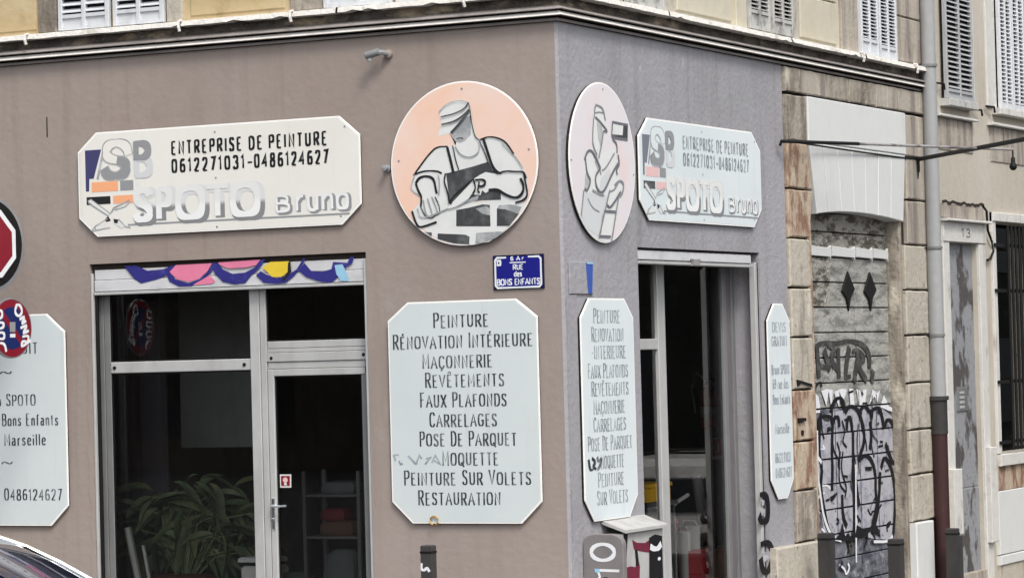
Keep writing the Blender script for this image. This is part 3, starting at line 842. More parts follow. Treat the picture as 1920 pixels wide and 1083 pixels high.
for q in ([(5.526,1.632),(5.545,1.745),(5.716,1.762),(5.886,1.743),(5.881,1.673)], [(5.865,1.788),(5.922,1.875),(6.075,1.93),(6.207,1.885),(6.228,1.778)], [(6.238,1.777),(6.344,1.837),(6.496,1.824),(6.62,1.766),(6.745,1.59),(6.724,1.464),(6.585,1.343),(6.556,1.305)], [(6.62,1.766),(6.702,1.818),(6.806,1.821),(6.906,1.758),(7.122,1.813),(7.233,1.74),(7.29,1.59)], [(5.906,1.681),(5.961,1.745),(6.06,1.738),(6.077,1.649)], [(6.265,1.607),(6.294,1.722),(6.371,1.732),(6.414,1.638),(6.401,1.602)], [(5.581,1.717),(5.529,1.422),(5.605,1.279),(5.543,1.107),(5.623,0.893),(5.704,0.695),(5.869,0.605)], [(7.308,1.608),(7.379,1.68),(7.512,1.657),(7.648,1.522),(7.607,1.3),(7.529,1.22),(7.404,1.346),(7.315,1.442)], [(6.437,1.601),(6.399,1.135),(6.41,0.776),(6.369,0.581)], [(6.556,1.308),(6.741,1.355),(6.91,1.311),(7.024,1.16),(7,0.997),(7.04,0.848),(6.878,0.675)], [(7.177,1.208),(7.25,1.306),(7.346,1.293),(7.508,1.156),(7.556,0.894),(7.496,0.637),(7.451,0.501)], [(5.906,1.681),(5.862,1.444),(5.87,1.232),(5.831,1.057)], [(6.1,1.008),(6.098,0.794),(6.201,0.699)], [(6.899,1.676),(6.939,1.529),(6.876,1.404)], [(7.148,1.173),(7.103,0.955),(7.034,0.775),(6.946,0.671)], [(6.455,1.205),(6.504,0.986),(6.546,0.876)]):
    g.ribbon(WB, chaikin(q, it=3), 0.058, 0.030, NG + .003 , SPRAYK)
for q in ([(5.844,0.598),(5.996,0.641),(6.079,0.742),(6.144,0.614),(6.222,0.644),(6.293,0.586),(6.394,0.58),(6.391,0.544)], [(6.394,0.58),(6.455,0.701),(6.606,0.656),(6.813,0.652),(6.923,0.709),(7.073,0.608),(7.094,0.543),(6.81,0.616),(6.65,0.572)], [(6.732,1.243),(6.914,1.234),(6.901,1.199),(6.744,1.206)], [(5.768,0.999),(5.978,1.041),(5.925,0.999),(5.823,0.952)], [(7.295,1.461),(7.41,1.41),(7.353,1.385)], [(6.88,1.768),(7.002,1.774),(6.979,1.692),(6.916,1.694)]):
    g.flat(WB, q, NG + .005, SPRAYK)
for q in ([(5.497,1.633),(5.5,1.423),(5.467,1.25),(5.537,1.037),(5.593,0.824),(5.796,0.619),(6.04,0.576)], [(5.488,1.389),(5.585,1.332)], [(6.906,0.51),(7.33,0.482),(7.443,0.53)], [(6.477,1.276),(6.415,0.345)]):
    g.ribbon(WB, chaikin(q), 0.035, 0.025, NG + .004, SPRAYW)
for q in ([(5.56,2.441),(5.595,2.119)], [(5.559,2.427),(5.784,2.447),(6.114,2.437),(6.454,2.464),(6.794,2.416),(6.96,2.307),(6.928,2.186)], [(5.738,2.381),(5.886,2.187)], [(5.823,2.424),(6.027,2.393),(5.893,2.276),(6.134,2.168)], [(6.11,2.392),(6.108,2.109)], [(6.406,2.404),(6.255,2.106),(6.425,2.118)], [(6.488,2.358),(6.617,2.372),(6.827,2.279),(6.605,2.221),(6.852,2.065)], [(6.661,2.372),(6.506,2.057)], [(7.037,2.169),(6.983,2.047)], [(5.604,2.236),(5.846,2.203),(5.893,2.276)]):
    g.ribbon(WB, chaikin(q), 0.09, 0.035, NG + .001 , SPRAYKF)
for k in range(13):      # thin inner strokes of the big tag
    s, z = rnd.uniform(5.55, 7.25), rnd.uniform(1.15, 1.95)
    h_ = rnd.uniform(.25, .55)
    pts = [(s, z), (s + rnd.uniform(-.08, .08), z - h_ * .4), (s + rnd.uniform(-.1, .1), z - h_ * .8), (s + rnd.uniform(-.02, .14), z - h_)]
    g.ribbon(WB, chaikin(pts), 0.026, 0.014, NG + .0012 + .0001 * (k % 6), SPRAYK if k % 4 else SPRAYKF)
for k in range(20):
    s, z = rnd.uniform(5.5, 7.3), rnd.uniform(.72, 2.0)
    w_ = rnd.uniform(.05, .16)
    g.ribbon(WB, [(s, z), (s + w_, z + rnd.uniform(-.03, .03))], 0.02, 0.02, NG + .0020 + .0001 * (k % 5), SPRAYK if k % 3 else SPRAYKF)
for k in range(52):
    s, z = rnd.choice([rnd.uniform(5.22, 5.42), rnd.uniform(5.25, 7.5)]), rnd.uniform(0.4, 2.0)
    if s > 5.42: z = rnd.uniform(0.1, 0.95)
    pts = [(s, z)]
    for _ in range(4):
        pts.append((pts[-1][0] + rnd.uniform(-.12, .14), pts[-1][1] + rnd.uniform(-.09, .09)))
    pts = [(min(max(p[0], 5.23), 7.52), p[1]) for p in pts]
    g.ribbon(WB, chaikin(pts), 0.03, 0.014, NG - .001 + .0002 * (k % 4), rnd.choice([SPRAYK, SPRAYK, SPRAYW, SPRAYKF]))
g.build('graffiti', parent=gdo, solid=False)
# small marks on the stones left of the old doors
g = MB()
g.prism(WB, [(4.636,2.117),(4.992,2.071),(4.99,2.045),(4.816,2.074),(4.725,2.085),(4.654,2.056)], .034, .05, IRON)
g.prism(WB, [(4.633,1.772),(4.793,1.768),(4.8,1.738),(4.699,1.741),(4.689,1.725),(4.634,1.733)], .034, .06, IRON)
g.prism(WB, [(4.716,1.659),(4.766,1.657),(4.762,1.61),(4.717,1.615)], .034, .045, IRON)
g.build('iron_bracket', parent=bld)

# ------------------------------------------------------------------ shopfront in the front wall
sf = MB()
F = FA(-0.10)
# outer frame
sf.box(F, -4.385, -4.325, .15, 3.02, -.03, .0, ALUD, .004)
sf.box(F, -4.32, -4.262, .15, 3.02, -.035, .0, ALUD, .004)
sf.box(F, -2.885, -2.795, .15, 3.1, -.035, .018, ALU, .005)
sf.box(F, -2.79, -2.735, .15, 3.1, -.035, .012, ALU, .004)
sf.box(F, -4.258, -2.888, 2.34, 2.432, -.035, .006, ALU, .005)
sf.box(F, -2.732, -1.77, 2.475, 2.505, -.035, .004, ALU, .003)
sf.box(F, -2.732, -1.77, 2.508, 2.565, -.035, .0, ALU, .004)
sf.box(F, -2.732, -1.77, 2.40, 2.472, -.035, .012, ALU, .004)
sf.box(F, -1.80, -1.737, .15, 3.1, -.035, -.004, ALUD, .004)
for a_, b_ in ((-4.255, -2.89), (-2.73, -1.805)):
    sf.box(F, a_, b_, 3.02, 3.1, -.035, -.01, ALUD)
shopf = sf.build('shopfront_frame', parent=bld)
# opening side door: stiles and head
d = MB()
d.box(F, -2.728, -2.672, .17, 2.34, -.03, .014, ALU, .005)
d.box(F, -2.670, -1.82, 2.285, 2.34, -.03, .012, ALU, .004)
d.box(F, -2.728, -1.82, 2.343, 2.397, -.03, .002, ALU, .004)
d.box(F, -1.86, -1.805, .17, 2.283, -.03, .006, ALUD, .004)
d.box(F, -2.670, -1.862, .17, .32, -.03, .01, ALU, .004)
door = d.build('shop_door', parent=bld)
h = MB()
h.box(F, -2.715, -2.685, 1.05, 1.3, .014, .024, CHROME, .004)
h.tube([F(-2.7, 1.24, .024), F(-2.7, 1.24, .06)], .012, CHROME, 10)
h.tube([F(-2.705, 1.24, .06), F(-2.63, 1.238, .062), F(-2.55, 1.242, .058)], .01, CHROME, 8)
h.lathe(F(-2.7, 1.13, .024), (0, -1, 0), [(0, .014), (.012, .014), (.014, .008)], CHROME, 12)
h.build('door_handle', parent=door, smooth=True)
for (a, b_, c_, d_, par) in ((-4.262, -2.885, 2.432, 3.03, shopf), (-4.262, -2.885, .2, 2.34, shopf), (-2.735, -1.8, 2.565, 3.03, shopf), (-2.672, -1.86, .32, 2.285, door)):
    p = MB(); p.face([F(a, c_, -.02), F(b_, c_, -.02), F(b_, d_, -.02), F(a, d_, -.02)], PANE); p.build('pane', parent=par, solid=False)
    p = MB()
    for q in ((a, a + .012, c_, d_), (b_ - .012, b_, c_, d_), (a + .012, b_ - .012, c_, c_ + .012), (a + .012, b_ - .012, d_ - .012, d_)):
        p.box(F, *q, -.016, -.006, RUBBER)
    p.build('gasket', parent=par)
for s, z in ((-4.22, 2.385), (-2.95, 2.385), (-2.69, 2.43), (-1.83, 2.44)):
    a = MB(); a.lathe(F(s, z, .004), (0, -1, 0), [(0, .016), (.011, .014), (.012, .002)], RUBBER, 10); a.build('drain_cap', parent=shopf)
st = MB()
st.prism(F, [(-2.652, 1.385), (-2.548, 1.385), (-2.545, 1.492), (-2.652, 1.492)], -.017, -.015, PWHITE)
st.prism(F, [(-2.64, 1.40), (-2.56, 1.40), (-2.558, 1.48), (-2.64, 1.48)], -.015, -.013, REDS)
st.flat(F, arcpts(-2.6, 1.447, .024, .022, 0, 350, 10), -.012, SALMON)
st.flat(F, [(-2.615, 1.405), (-2.585, 1.405), (-2.59, 1.425), (-2.61, 1.425)], -.012, PWHITE)
o = st.build('sticker', parent=door); o['label'] = 'small red and white square sticker on the door glass'
# shutter rails and the lowered slats
r = MB()
r.box(WA, -4.382, -4.362, .15, 3.17, -.04, -.006, ALU, .003)
r.box(WA, -4.360, -4.335, .15, 3.17, -.055, -.03, RUBBER, .003)
r.build('shutter_rail', parent=bld)
r = MB(); r.box(WA, -1.762, -1.739, .15, 3.2, -.04, -.004, ALU, .003)
r.build('shutter_rail', parent=bld)
rs_ = MB(); rs_.box(WA, -4.38, -1.738, 3.205, 3.248, -.12, -.03, JOINT); roll = rs_.build('roller_shutter', parent=bld)
for z0, z1, m_, n1 in ((3.115, 3.2, SHUTW, -.028), (3.02, 3.112, SHUTW, -.022), (2.99, 3.014, ALU, -.01)):
    a = MB(); a.box(WA, -4.352, -1.768, z0, z1, -.05, n1, m_, .004); a.build('slat' if m_ is SHUTW else 'bottom_bar', parent=roll)
g = MB()
GR = [(BLUE, [(-4.052,3.225),(-3.946,3.11),(-3.885,3.075),(-3.729,3.103),(-3.635,3.132),(-3.54,3.206),(-3.571,3.213),(-3.664,3.184),(-3.82,3.177),(-3.927,3.223)]),
 (PINK, [(-3.603,3.159),(-3.54,3.213),(-3.189,3.216),(-3.236,3.15),(-3.321,3.092),(-3.421,3.072),(-3.528,3.096)]),
 (BLUE, [(-3.635,3.145),(-3.606,3.079),(-3.514,3.037),(-3.392,3.035),(-3.299,3.068),(-3.206,3.136),(-3.14,3.214),(-3.181,3.221),(-3.236,3.143),(-3.314,3.088),(-3.422,3.062),(-3.544,3.096),(-3.6,3.154)]),
 (PINK, [(-3.368,3.051),(-3.291,3.083),(-3.214,3.119),(-3.162,3.07),(-3.193,3.049),(-3.369,3.042)]),
 (PINK, [(-3.131,3.219),(-2.706,3.228),(-2.767,3.184),(-2.873,3.168),(-3.038,3.168),(-3.113,3.2)]),
 (BLUE, [(-3.196,3.208),(-3.161,3.128),(-3.087,3.061),(-2.982,3.037),(-2.876,3.043),(-2.815,3.102),(-2.738,3.157),(-2.68,3.227),(-2.724,3.229),(-2.783,3.165),(-2.874,3.128),(-2.994,3.122),(-3.084,3.161),(-3.128,3.216)]),
 (YELLOW, [(-2.708,3.162),(-2.633,3.205),(-2.455,3.204),(-2.472,3.116),(-2.532,3.08),(-2.621,3.083),(-2.665,3.129)]),
 (BLUE, [(-2.77,3.101),(-2.697,3.04),(-2.578,3.026),(-2.489,3.033),(-2.414,3.082),(-2.338,3.156),(-2.3,3.218),(-2.322,3.221),(-2.383,3.138),(-2.473,3.09),(-2.577,3.072),(-2.68,3.108),(-2.724,3.135)]),
 (BLUE, [(-2.368,3.125),(-2.296,3.071),(-2.166,3.029),(-2.064,3.018),(-1.99,3.073),(-1.959,3.122),(-1.868,3.167),(-1.852,3.216),(-1.884,3.217),(-1.914,3.171),(-2.045,3.183),(-2.061,3.126),(-2.149,3.11),(-2.251,3.12),(-2.308,3.183)]),
 (CYAN, [(-2.031,3.156),(-1.958,3.162),(-1.917,3.083),(-1.904,3.026),(-1.976,3.029),(-2.018,3.087)]),
 (FIGK, [(-2.462,3.194),(-2.44,3.203),(-2.435,3.114),(-2.504,3.047),(-2.533,3.052),(-2.469,3.116)])]
for i, (m_, q) in enumerate(GR):
    g.flat(WA, q, -.018 + .0006 * i, m_)
g.build('graffiti', parent=roll, solid=False)

# ------------------------------------------------------------------ doorway in the side wall
F = FB(-0.25)
sd_ = MB()
sd_.box(F, 2.262, 2.41, .05, 3.18, -.04, .012, ALU, .005)
sd_.box(F, 1.375, 2.26, 2.42, 2.509, -.04, .006, ALU, .005)
sd_.box(F, 1.375, 3.928, 3.125, 3.2, -.04, .0, ALUD, .004)
sd_.box(F, 3.86, 3.926, .05, 3.123, -.04, .004, ALUD, .005)
sd_.box(F, 3.655, 3.735, .05, 3.123, -.04, .006, ALUD, .004)
sfr = sd_.build('side_door_frame', parent=bld)
for a, b_, c_, d_ in ((1.375, 2.262, 2.509, 3.125), (1.375, 2.262, .1, 2.42), (2.41, 3.655, .1, 3.125)):
    p = MB(); p.face([F(a, c_, -.02), F(b_, c_, -.02), F(b_, d_, -.02), F(a, d_, -.02)], PANE); p.build('pane', parent=sfr, solid=False)
p = MB(); p.box(F, 3.735, 3.86, .1, 3.123, -.03, -.014, INTP); p.build('grey_infill_panel', parent=sfr)
r = MB()
r.box(WB, 3.84, 3.895, .05, 3.16, -.06, -.01, ALU, .004)
r.box(WB, 3.9, 3.928, .05, 3.16, -.05, -.015, RUBBER, .003)
r.build('shutter_rail', parent=bld)
rs_ = MB(); rs_.box(WB, 1.376, 3.927, 3.235, 3.246, -.12, -.012, JOINT); roll2 = rs_.build('roller_shutter', parent=bld)
a = MB(); a.box(WB, 1.40, 3.78, 3.15, 3.225, -.05, -.015, SHUTW, .006); a.build('slat', parent=roll2)
a = MB(); a.box(WB, 1.40, 3.8, 3.115, 3.14, -.05, -.005, ALU, .004); a.build('bottom_bar', parent=roll2)
a = MB(); a.box(WB, 2.45, 2.62, 3.11, 3.17, -.01, .01, IRONL, .006); a.build('shutter_lock', parent=roll2)
g = MB()      # black looped tag low on the right jamb
for q in ([(3.783,1.127),(3.877,1.129),(3.957,1.082),(3.971,0.966),(3.927,0.889),(3.803,0.889),(3.751,0.95)], [(3.77,0.691),(3.922,0.709),(4.049,0.628),(4.021,0.515),(3.901,0.437),(3.791,0.474),(3.761,0.577)]):
    g.ribbon(WB, chaikin(q), .09, .04, .004, SPRAYK)
for q in ([(3.818,1.089),(3.892,1.071),(3.877,1.029),(3.825,1.032)], [(3.799,0.99),(3.89,0.999),(3.892,0.927),(3.818,0.946)], [(3.802,0.617),(3.953,0.621),(3.956,0.563),(3.833,0.528)]):
    g.flat(WB, q, .003, SPRAYG)
g.build('looped_tag', parent=bld, solid=False)

# ------------------------------------------------------------------ inside the shop
ins = MB()
ins.face([(-7, 8, 0.12), (-.3, 8, .12), (-.3, 0.3, .12), (-7, .3, .12)], INTD)
ins.face([(-7, 8, 3.5), (-.3, 8, 3.5), (-.3, 0.3, 3.5), (-7, .3, 3.5)], INTD)
ins.face([(-7, 8, .12), (-.3, 8, .12), (-.3, 8, 3.5), (-7, 8, 3.5)], INTW)
ins.face([(-7, .3, .12), (-7, 8, .12), (-7, 8, 3.5), (-7, .3, 3.5)], INTW)
ins.build('shop_interior', parent=bld, solid=False)
ptn = MB()
ptn.box(FA(), -4.504, -3.719, 1.671, 3.5, -1.6, -1.5, ALUD)
ptn.box(FA(), -4.789, -4.577, .12, 3.5, -1.4, -1.3, INTP)
ptn.box(FA(), -5.053, -4.912, .12, 3.5, -1.4, -1.3, INTP)
ptn.build('interior_partition', parent=bld)
ptn = MB(); ptn.wbox(-.79, -.33, 4.35, 4.5, .12, 3.5, INTG); ptn.build('interior_partition', parent=bld)

# ------------------------------------------------------------------ sign boards
def board(name, F, poly, face, label, edge=True, group=None, th=.03):
    cs = sum(p[0] for p in poly) / len(poly)
    cz = min(p[1] for p in poly)
    t = thing(name, F(cs, cz, 0), label, 'sign', group)
    k = len(poly)
    c2 = Vector((cs, sum(p[1] for p in poly) / k))
    def shrink(d):
        out = []
        for p in poly:
            v = Vector(p) - c2
            out.append(tuple(c2 + Vector((v.x - math.copysign(d, v.x) * (1 if abs(v.x) > d else 0), v.y - math.copysign(d, v.y) * (1 if abs(v.y) > d else 0)))))
        return out
    a = MB(); a.prism(F, shrink(.006), 0.002, th - .008, GAPDARK); a.build('backing', parent=t)  # dark slab in place of the shaded gap between board and wall
    a = MB(); a.prism(F, poly, th - .008, th, EDGEW, .002, mtop=EDGEW); a.build('panel', parent=t)
    a = MB(); a.prism(F, shrink(.012), th - .001, th + .001, face); a.build('printed_face', parent=t)
    return t
def octo(s0, s1, z0, z1, cx, cz, cxb=None, czb=None):
    cxb = cxb or cx; czb = czb or cz
    return [(s0 + cxb, z0), (s1 - cxb, z0), (s1, z0 + czb), (s1, z1 - cz), (s1 - cx, z1), (s0 + cx, z1), (s0, z1 - cz), (s0, z0 + czb)]
def screws(F, t, pts, n=.032):
    for s, z in pts:
        a = MB(); a.lathe(F(s, z, n - .001), F(0, 0, 1) - F(0, 0, 0), [(0, .010), (.003, .009), (.005, .003)], GREYP, 8); a.build('screw', parent=t)

def banner(F, s0, s1, z0, z1, label, boardm, ink, logo, fadec, x, edge):
    """x maps the painted layout (0..1 across, 0..1 up) onto the board"""
    W, H = s1 - s0, z1 - z0
    X = lambda u, v: (s0 + u * W, z0 + v * H)
    t = board('fascia_sign', F, octo(s0, s1, z0, z1, .185, .155, .18, .16), boardm, label)
    n = .0325
    L = MB()
    navy, c1, c2, c3, c4 = logo
    def R4(u0, v0, u1, v1, m, nn=0.0):
        L.flat(F, [X(u0, v0), X(u1, v0), X(u1, v1), X(u0, v1)], n + nn, m)
    L.flat(F, [X(.028, .44), X(.040, .44), X(.042, .56), X(.058, .56), X(.088, .835), X(.028, .835)], n, navy)
    L.ribbon(F, [X(.072, .55), X(.098, .84)], .018, .018, n + .0005, FIGG)
    R4(.05, .43, .147, .525, c1)
    R4(.155, .43, .203, .525, c2)
    R4(.212, .43, .228, .515, FIGW)
    R4(.03, .31, .118, .385, c3)
    R4(.128, .31, .203, .385, c4)
    # big initial S: outline, dark lower half
    sp = chaikin([X(.188, 0.765), X(.182, 0.853), X(.148, 0.893), X(.112, 0.868), X(.105, 0.787), X(.12, 0.739), X(.165, 0.713), X(.182, 0.655), X(.168, 0.588), X(.14, 0.570), X(.108, 0.588), X(.098, 0.655)], it=3)
    L.ribbon(F, sp, .080, .068, n + .001, FIGG)
    L.ribbon(F, sp[:int(len(sp) * .52)], .064, .052, n + .0016, boardm)
    L.ribbon(F, sp[int(len(sp) * .5):], .064, .052, n + .0016, GREYP)
    for bi_, (st_, mm_) in enumerate((([X(.216, .56), X(.216, .73)], PALEG), ([X(.216, .72), X(.256, .72), X(.268, .64), X(.256, .565), X(.212, .565)], PALEG), ([X(.216, .71), X(.216, .89)], GREYP), ([X(.212, .87), X(.25, .87), X(.264, .80), X(.25, .735), X(.214, .735)], GREYP))):
        L.ribbon(F, chaikin(st_), .055, .045, n + .0008 * (bi_ + 1), mm_)
    # crossed trowel and brush
    def tool(p, th=.006, m=FIGG, nn=.001):
        L.ribbon(F, [X(*q) for q in p], th, th, n + nn, m)
    L.flat(F, [X(.034, .345), X(.046, .365), X(.118, .215), X(.108, .20)], n + .0012, FIGW)
    tool([(.034, .345), (.046, .365), (.118, .215)], nn=.0018)
    tool([(.036, .33), (.11, .195)], nn=.0018)
    L.flat(F, [X(.125, .19), X(.145, .15), X(.168, .09), X(.158, .065), X(.128, .125)], n + .0013, FIGW)
    tool([(.145, .16), (.172, .085), (.19, .075)], .008, nn=.0018)
    L.flat(F, [X(.128, .165), X(.146, .155), X(.142, .12), X(.13, .125)], n + .0014, FIGK)
    L.flat(F, [X(.108, .195), X(.118, .15), X(.10, .14), X(.096, .16)], n + .0014, FIGK)
    tool([(.12, .225), (.13, .27), (.188, .335)], .009, nn=.0018)
    tool([(.132, .25), (.17, .275), (.192, .32)], .007, nn=.0018)
    L.flat(F, [X(.105, .15), X(.11, .18), X(.055, .075), X(.048, .055), X(.09, .07)], n + .0012, FIGW)
    tool([(.108, .17), (.06, .105), (.046, .06), (.115, .085)], .007, nn=.0018)
    L.build('logo', parent=t, solid=False)
    # name in big faded capitals: grey drop letters under pale ones
    f1 = zramp(mat('name_shadow_' + fadec, (190, 190, 190), .5, fine=0), z0 + .245 * H, (134, 136, 138), z0 + .285 * H, (214, 216, 216))
    f2 = zramp(mat('name_face_' + fadec, (230, 233, 232), .5, fine=0), z0 + .25 * H, (234, 236, 235), z0 + .30 * H, (223, 225, 223))
    N = MB()
    for dx, dz, th_, m_, nn in ((.019, -.008, .155, f1, 0), (-.006, .006, .10, f2, .0025)):
        for ch, a, b_ in (('S', .208, .272), ('P', .292, .338), ('O', .362, .46), ('T', .468, .548), ('O', .556, .655)):
            letters(N, F, ch, s0 + a * W + dx, s0 + b_ * W + dx - .01, z0 + .135 * H + dz, .28 * H, th_ / (.28 * H) * .56, th_ / (.28 * H) * .46, n + nn, m_)
    N.build('large_name', parent=t, solid=False)
    N = MB()
    for dx, dz, th_, m_, nn in ((.014, -.006, .22, GREYP, 0), (-.004, .004, .15, f2, .0022)):
        letters(N, F, 'B', s0 + .708 * W + dx, s0 + .755 * W + dx, z0 + .145 * H + dz, .145 * H, th_, th_, n + nn, m_)
        letters(N, F, 'runo', s0 + .778 * W + dx, s0 + .958 * W + dx, z0 + .145 * H + dz, .205 * H, th_ * .85, th_ * .85, n + nn, m_, gap=.14)
    N.ribbon(F, [X(.18, .10), X(.96, .10)], .012, .014, n, GREYP)
    N.build('first_name', parent=t, solid=False)
    T = MB()
    for txt, a, b_, v in x:
        letters(T, F, txt, *[s0 + q * W for q in (a, b_)], z0 + v * H, .118 * H, .185, .14, n, ink, gap=.45)
    T.build('lettering', parent=t, solid=False)
    screws(F, t, [(s0 + .5 * W, z0 + .93 * H), (s0 + .5 * W, z0 + .04 * H), (s0 + .06 * W, z0 + .08 * H), (s0 + .95 * W, z0 + .9 * H), (s0 + .93 * W, z0 + .08 * H), (s0 + .5 * W, z0 + .5 * H)], .031)
    return t
# the layout below follows the painted text, given as share of board width and height
LAY = [('ENTREPRISE', .345, .592, .745), ('DE', .62, .664, .745), ('PEINTURE', .69, .887, .745),
       ('0612271031', .345, .60, .575), ('-', .612, .63, .575), ('0486124627', .638, .89, .575)]
banner(WA, -4.455, -1.745, 3.473, 4.338, 'wide white chamfered sign with painter lettering above the big shop window, on the front wall', BOARD_A, INKD, (NAVY, ORANGE, GREYP, FIGK, ORANGE), 'front', LAY, True)
banner(WB, 1.38, 3.95, 3.466, 4.300, 'wide white chamfered sign with faded grey lettering above the doorway, on the side wall', BOARD_B, INKB, (SLATEP, SALMON, GREYP, FIGD, SALMON), 'side',
       LAY, True)

# service lists
def list_board(F, s0, s1, z0, z1, cx, cz, boardm, label, lines, ink, cap, serif=.08, extra=None, czb=None, cxb=None, first=1.2):
    t = board('service_list_sign', F, octo(s0, s1, z0, z1, cx, cz, cxb, czb), boardm, label)
    for txt, a, b_, z in lines:
        T = MB()
        letters(T, F, txt, a, b_, z, cap, .15, .06, .0325, ink, serif=serif, first=first, gap=.3, jit=.015)
        T.build('lettering', parent=t, solid=False)
    if extra:
        extra(t)
    return t
def TL(P, x0, x1, y): pass
PA = lambda x: x
lines = []
for txt, a, b_ in (('PEINTURE', [(-1.122,2.638)], [(-0.642,2.631)]), ('RÉNOVATION INTÉRIEURE', [(-1.488,2.482)], [(-0.263,2.467)]),
                   ('MAÇONNERIE', [(-1.228,2.322)], [(-0.617,2.316)]), ('REVÊTEMENTS', [(-1.208,2.175)], [(-0.519,2.167)]),
                   ('FAUX PLAFONDS', [(-1.257,2.019)], [(-0.502,2.014)]), ('CARRELAGES', [(-1.177,1.865)], [(-0.591,1.861)]),
                   ('POSE DE PARQUET', [(-1.27,1.712)], [(-0.424,1.713)]), ('MOQUETTE', [(-1.073,1.562)], [(-0.586,1.563)]),
                   ('PEINTURE SUR VOLETS', [(-1.418,1.407)], [(-0.308,1.412)]), ('RESTAURATION', [(-1.296,1.251)], [(-0.576,1.259)])):
    lines.append((txt, a[0][0], b_[0][0], (a[0][1] + b_[0][1]) / 2))
def scratch_a(t):
    T = MB()
    for q in ([(-1.517,1.643),(-1.462,1.646)], [(-1.509,1.643),(-1.494,1.598)], [(-1.463,1.598),(-1.449,1.571),(-1.429,1.577)], [(-1.38,1.637),(-1.311,1.57)], [(-1.311,1.57),(-1.279,1.641),(-1.259,1.614)], [(-1.23,1.57),(-1.178,1.623),(-1.219,1.614)], [(-1.169,1.582),(-1.137,1.64),(-1.093,1.569),(-1.158,1.605)]):
        T.ribbon(WA, q, .012, .01, .0325, INKFADE)
    T.build('scratched_letters', parent=t, solid=False)
list_board(WA, -1.535, -.215, 1.107, 2.838, .18, .14, BOARD_C, 'white chamfered list of ten trades in dark letters under the bricklayer disc, front wall', lines, INK, .092, extra=scratch_a, czb=.17)
lines = []
for txt, a, b_ in (('PEINTURE', [(0.452,2.634)], [(0.932,2.645)]), ('RENOVATION', [(0.409,2.492)], [(0.988,2.498)]),
                   ('-INTERIEURE', [(0.401,2.362)], [(1.024,2.36)]), ('FAUX PLAFONDS', [(0.33,2.215)], [(1.055,2.206)]),
                   ('REVÊTEMENTS', [(0.384,2.075)], [(1.056,2.068)]), ('MAÇONNERIE', [(0.413,1.935)], [(0.976,1.926)]),
                   ('CARRELAGES', [(0.405,1.799)], [(0.992,1.787)]), ('POSE DE PARQUET', [(0.296,1.656)], [(1.094,1.639)]),
                   ('MOQUETTE', [(0.517,1.507)], [(0.934,1.499)]), ('PEINTURE', [(0.46,1.369)], [(0.925,1.36)]),
                   ('SUR VOLETS', [(0.437,1.229)], [(0.991,1.215)])):
    lines.append((txt, a[0][0], b_[0][0], (a[0][1] + b_[0][1]) / 2))
def scratch_b(t):
    T = MB()
    for q in ([(0.296,1.583),(0.315,1.5),(0.372,1.501)], [(0.354,1.591),(0.423,1.557),(0.364,1.522),(0.43,1.503)], [(0.45,1.598),(0.471,1.555),(0.532,1.59),(0.494,1.523),(0.449,1.498)]):
        T.ribbon(WB, chaikin(q), .035, .015, .0325, INK)
    T.build('scribble', parent=t, solid=False)
list_board(WB, .22, 1.192, 1.098, 2.83, .16, .15, BOARD_B, 'white chamfered trades list on the side wall between corner and doorway', lines, INKB, .094, serif=.1, extra=scratch_b, czb=.17, first=1.15)
zz = lambda y: 2.701 + (y - 590) * (1.136 - 2.701) / 330
lines = []
for txt, a, b_, y in (('DEVIS', 4.11, 4.42, 622), ('GRATUIT', 4.09, 4.45, 648), ('Bruno SPOTO', 4.07, 4.48, 701), ('69 rue des', 4.09, 4.45, 728), ('Bons Enfants', 4.08, 4.48, 757), ('Marseille', 4.12, 4.44, 812), ('0612271031', 4.1, 4.46, 866), ('0486124627', 4.1, 4.47, 894)):
    lines.append((txt, a, b_, zz(y)))
list_board(WB, 4.0, 4.53, 1.066, 2.8, .16, .15, BOARD_B, 'slim white pointed-end contact sign right of the doorway beside the stone pier', lines, INKFADE, .082, serif=.08, czb=.17, first=1.0)
lines = []
for txt, a, b_ in (('GRATUIT', [(-5.37,2.527)], [(-4.909,2.525)]), ('~', [(-5.304,2.321)], [(-5.175,2.322)]),
                   ('Bruno SPOTO', [(-5.558,2.095)], [(-4.942,2.087)]), ('rue des Bons Enfants', [(-5.659,1.928)], [(-4.716,1.92)]),
                   ('Marseille', [(-5.268,1.762)], [(-4.847,1.755)]), ('~', [(-5.307,1.564)], [(-5.186,1.563)]), ('0612271031 0486124627', [(-5.886,1.299)], [(-4.696,1.299)])):
    lines.append((txt, a[0][0], b_[0][0], (a[0][1] + b_[0][1]) / 2))
list_board(WA, -5.95, -4.627, 1.082, 2.852, .18, .15, BOARD_C, 'white contact sign cut by the left edge of the view, left of the shop window', lines, INK, .088, serif=.06, czb=.17, first=1.1)

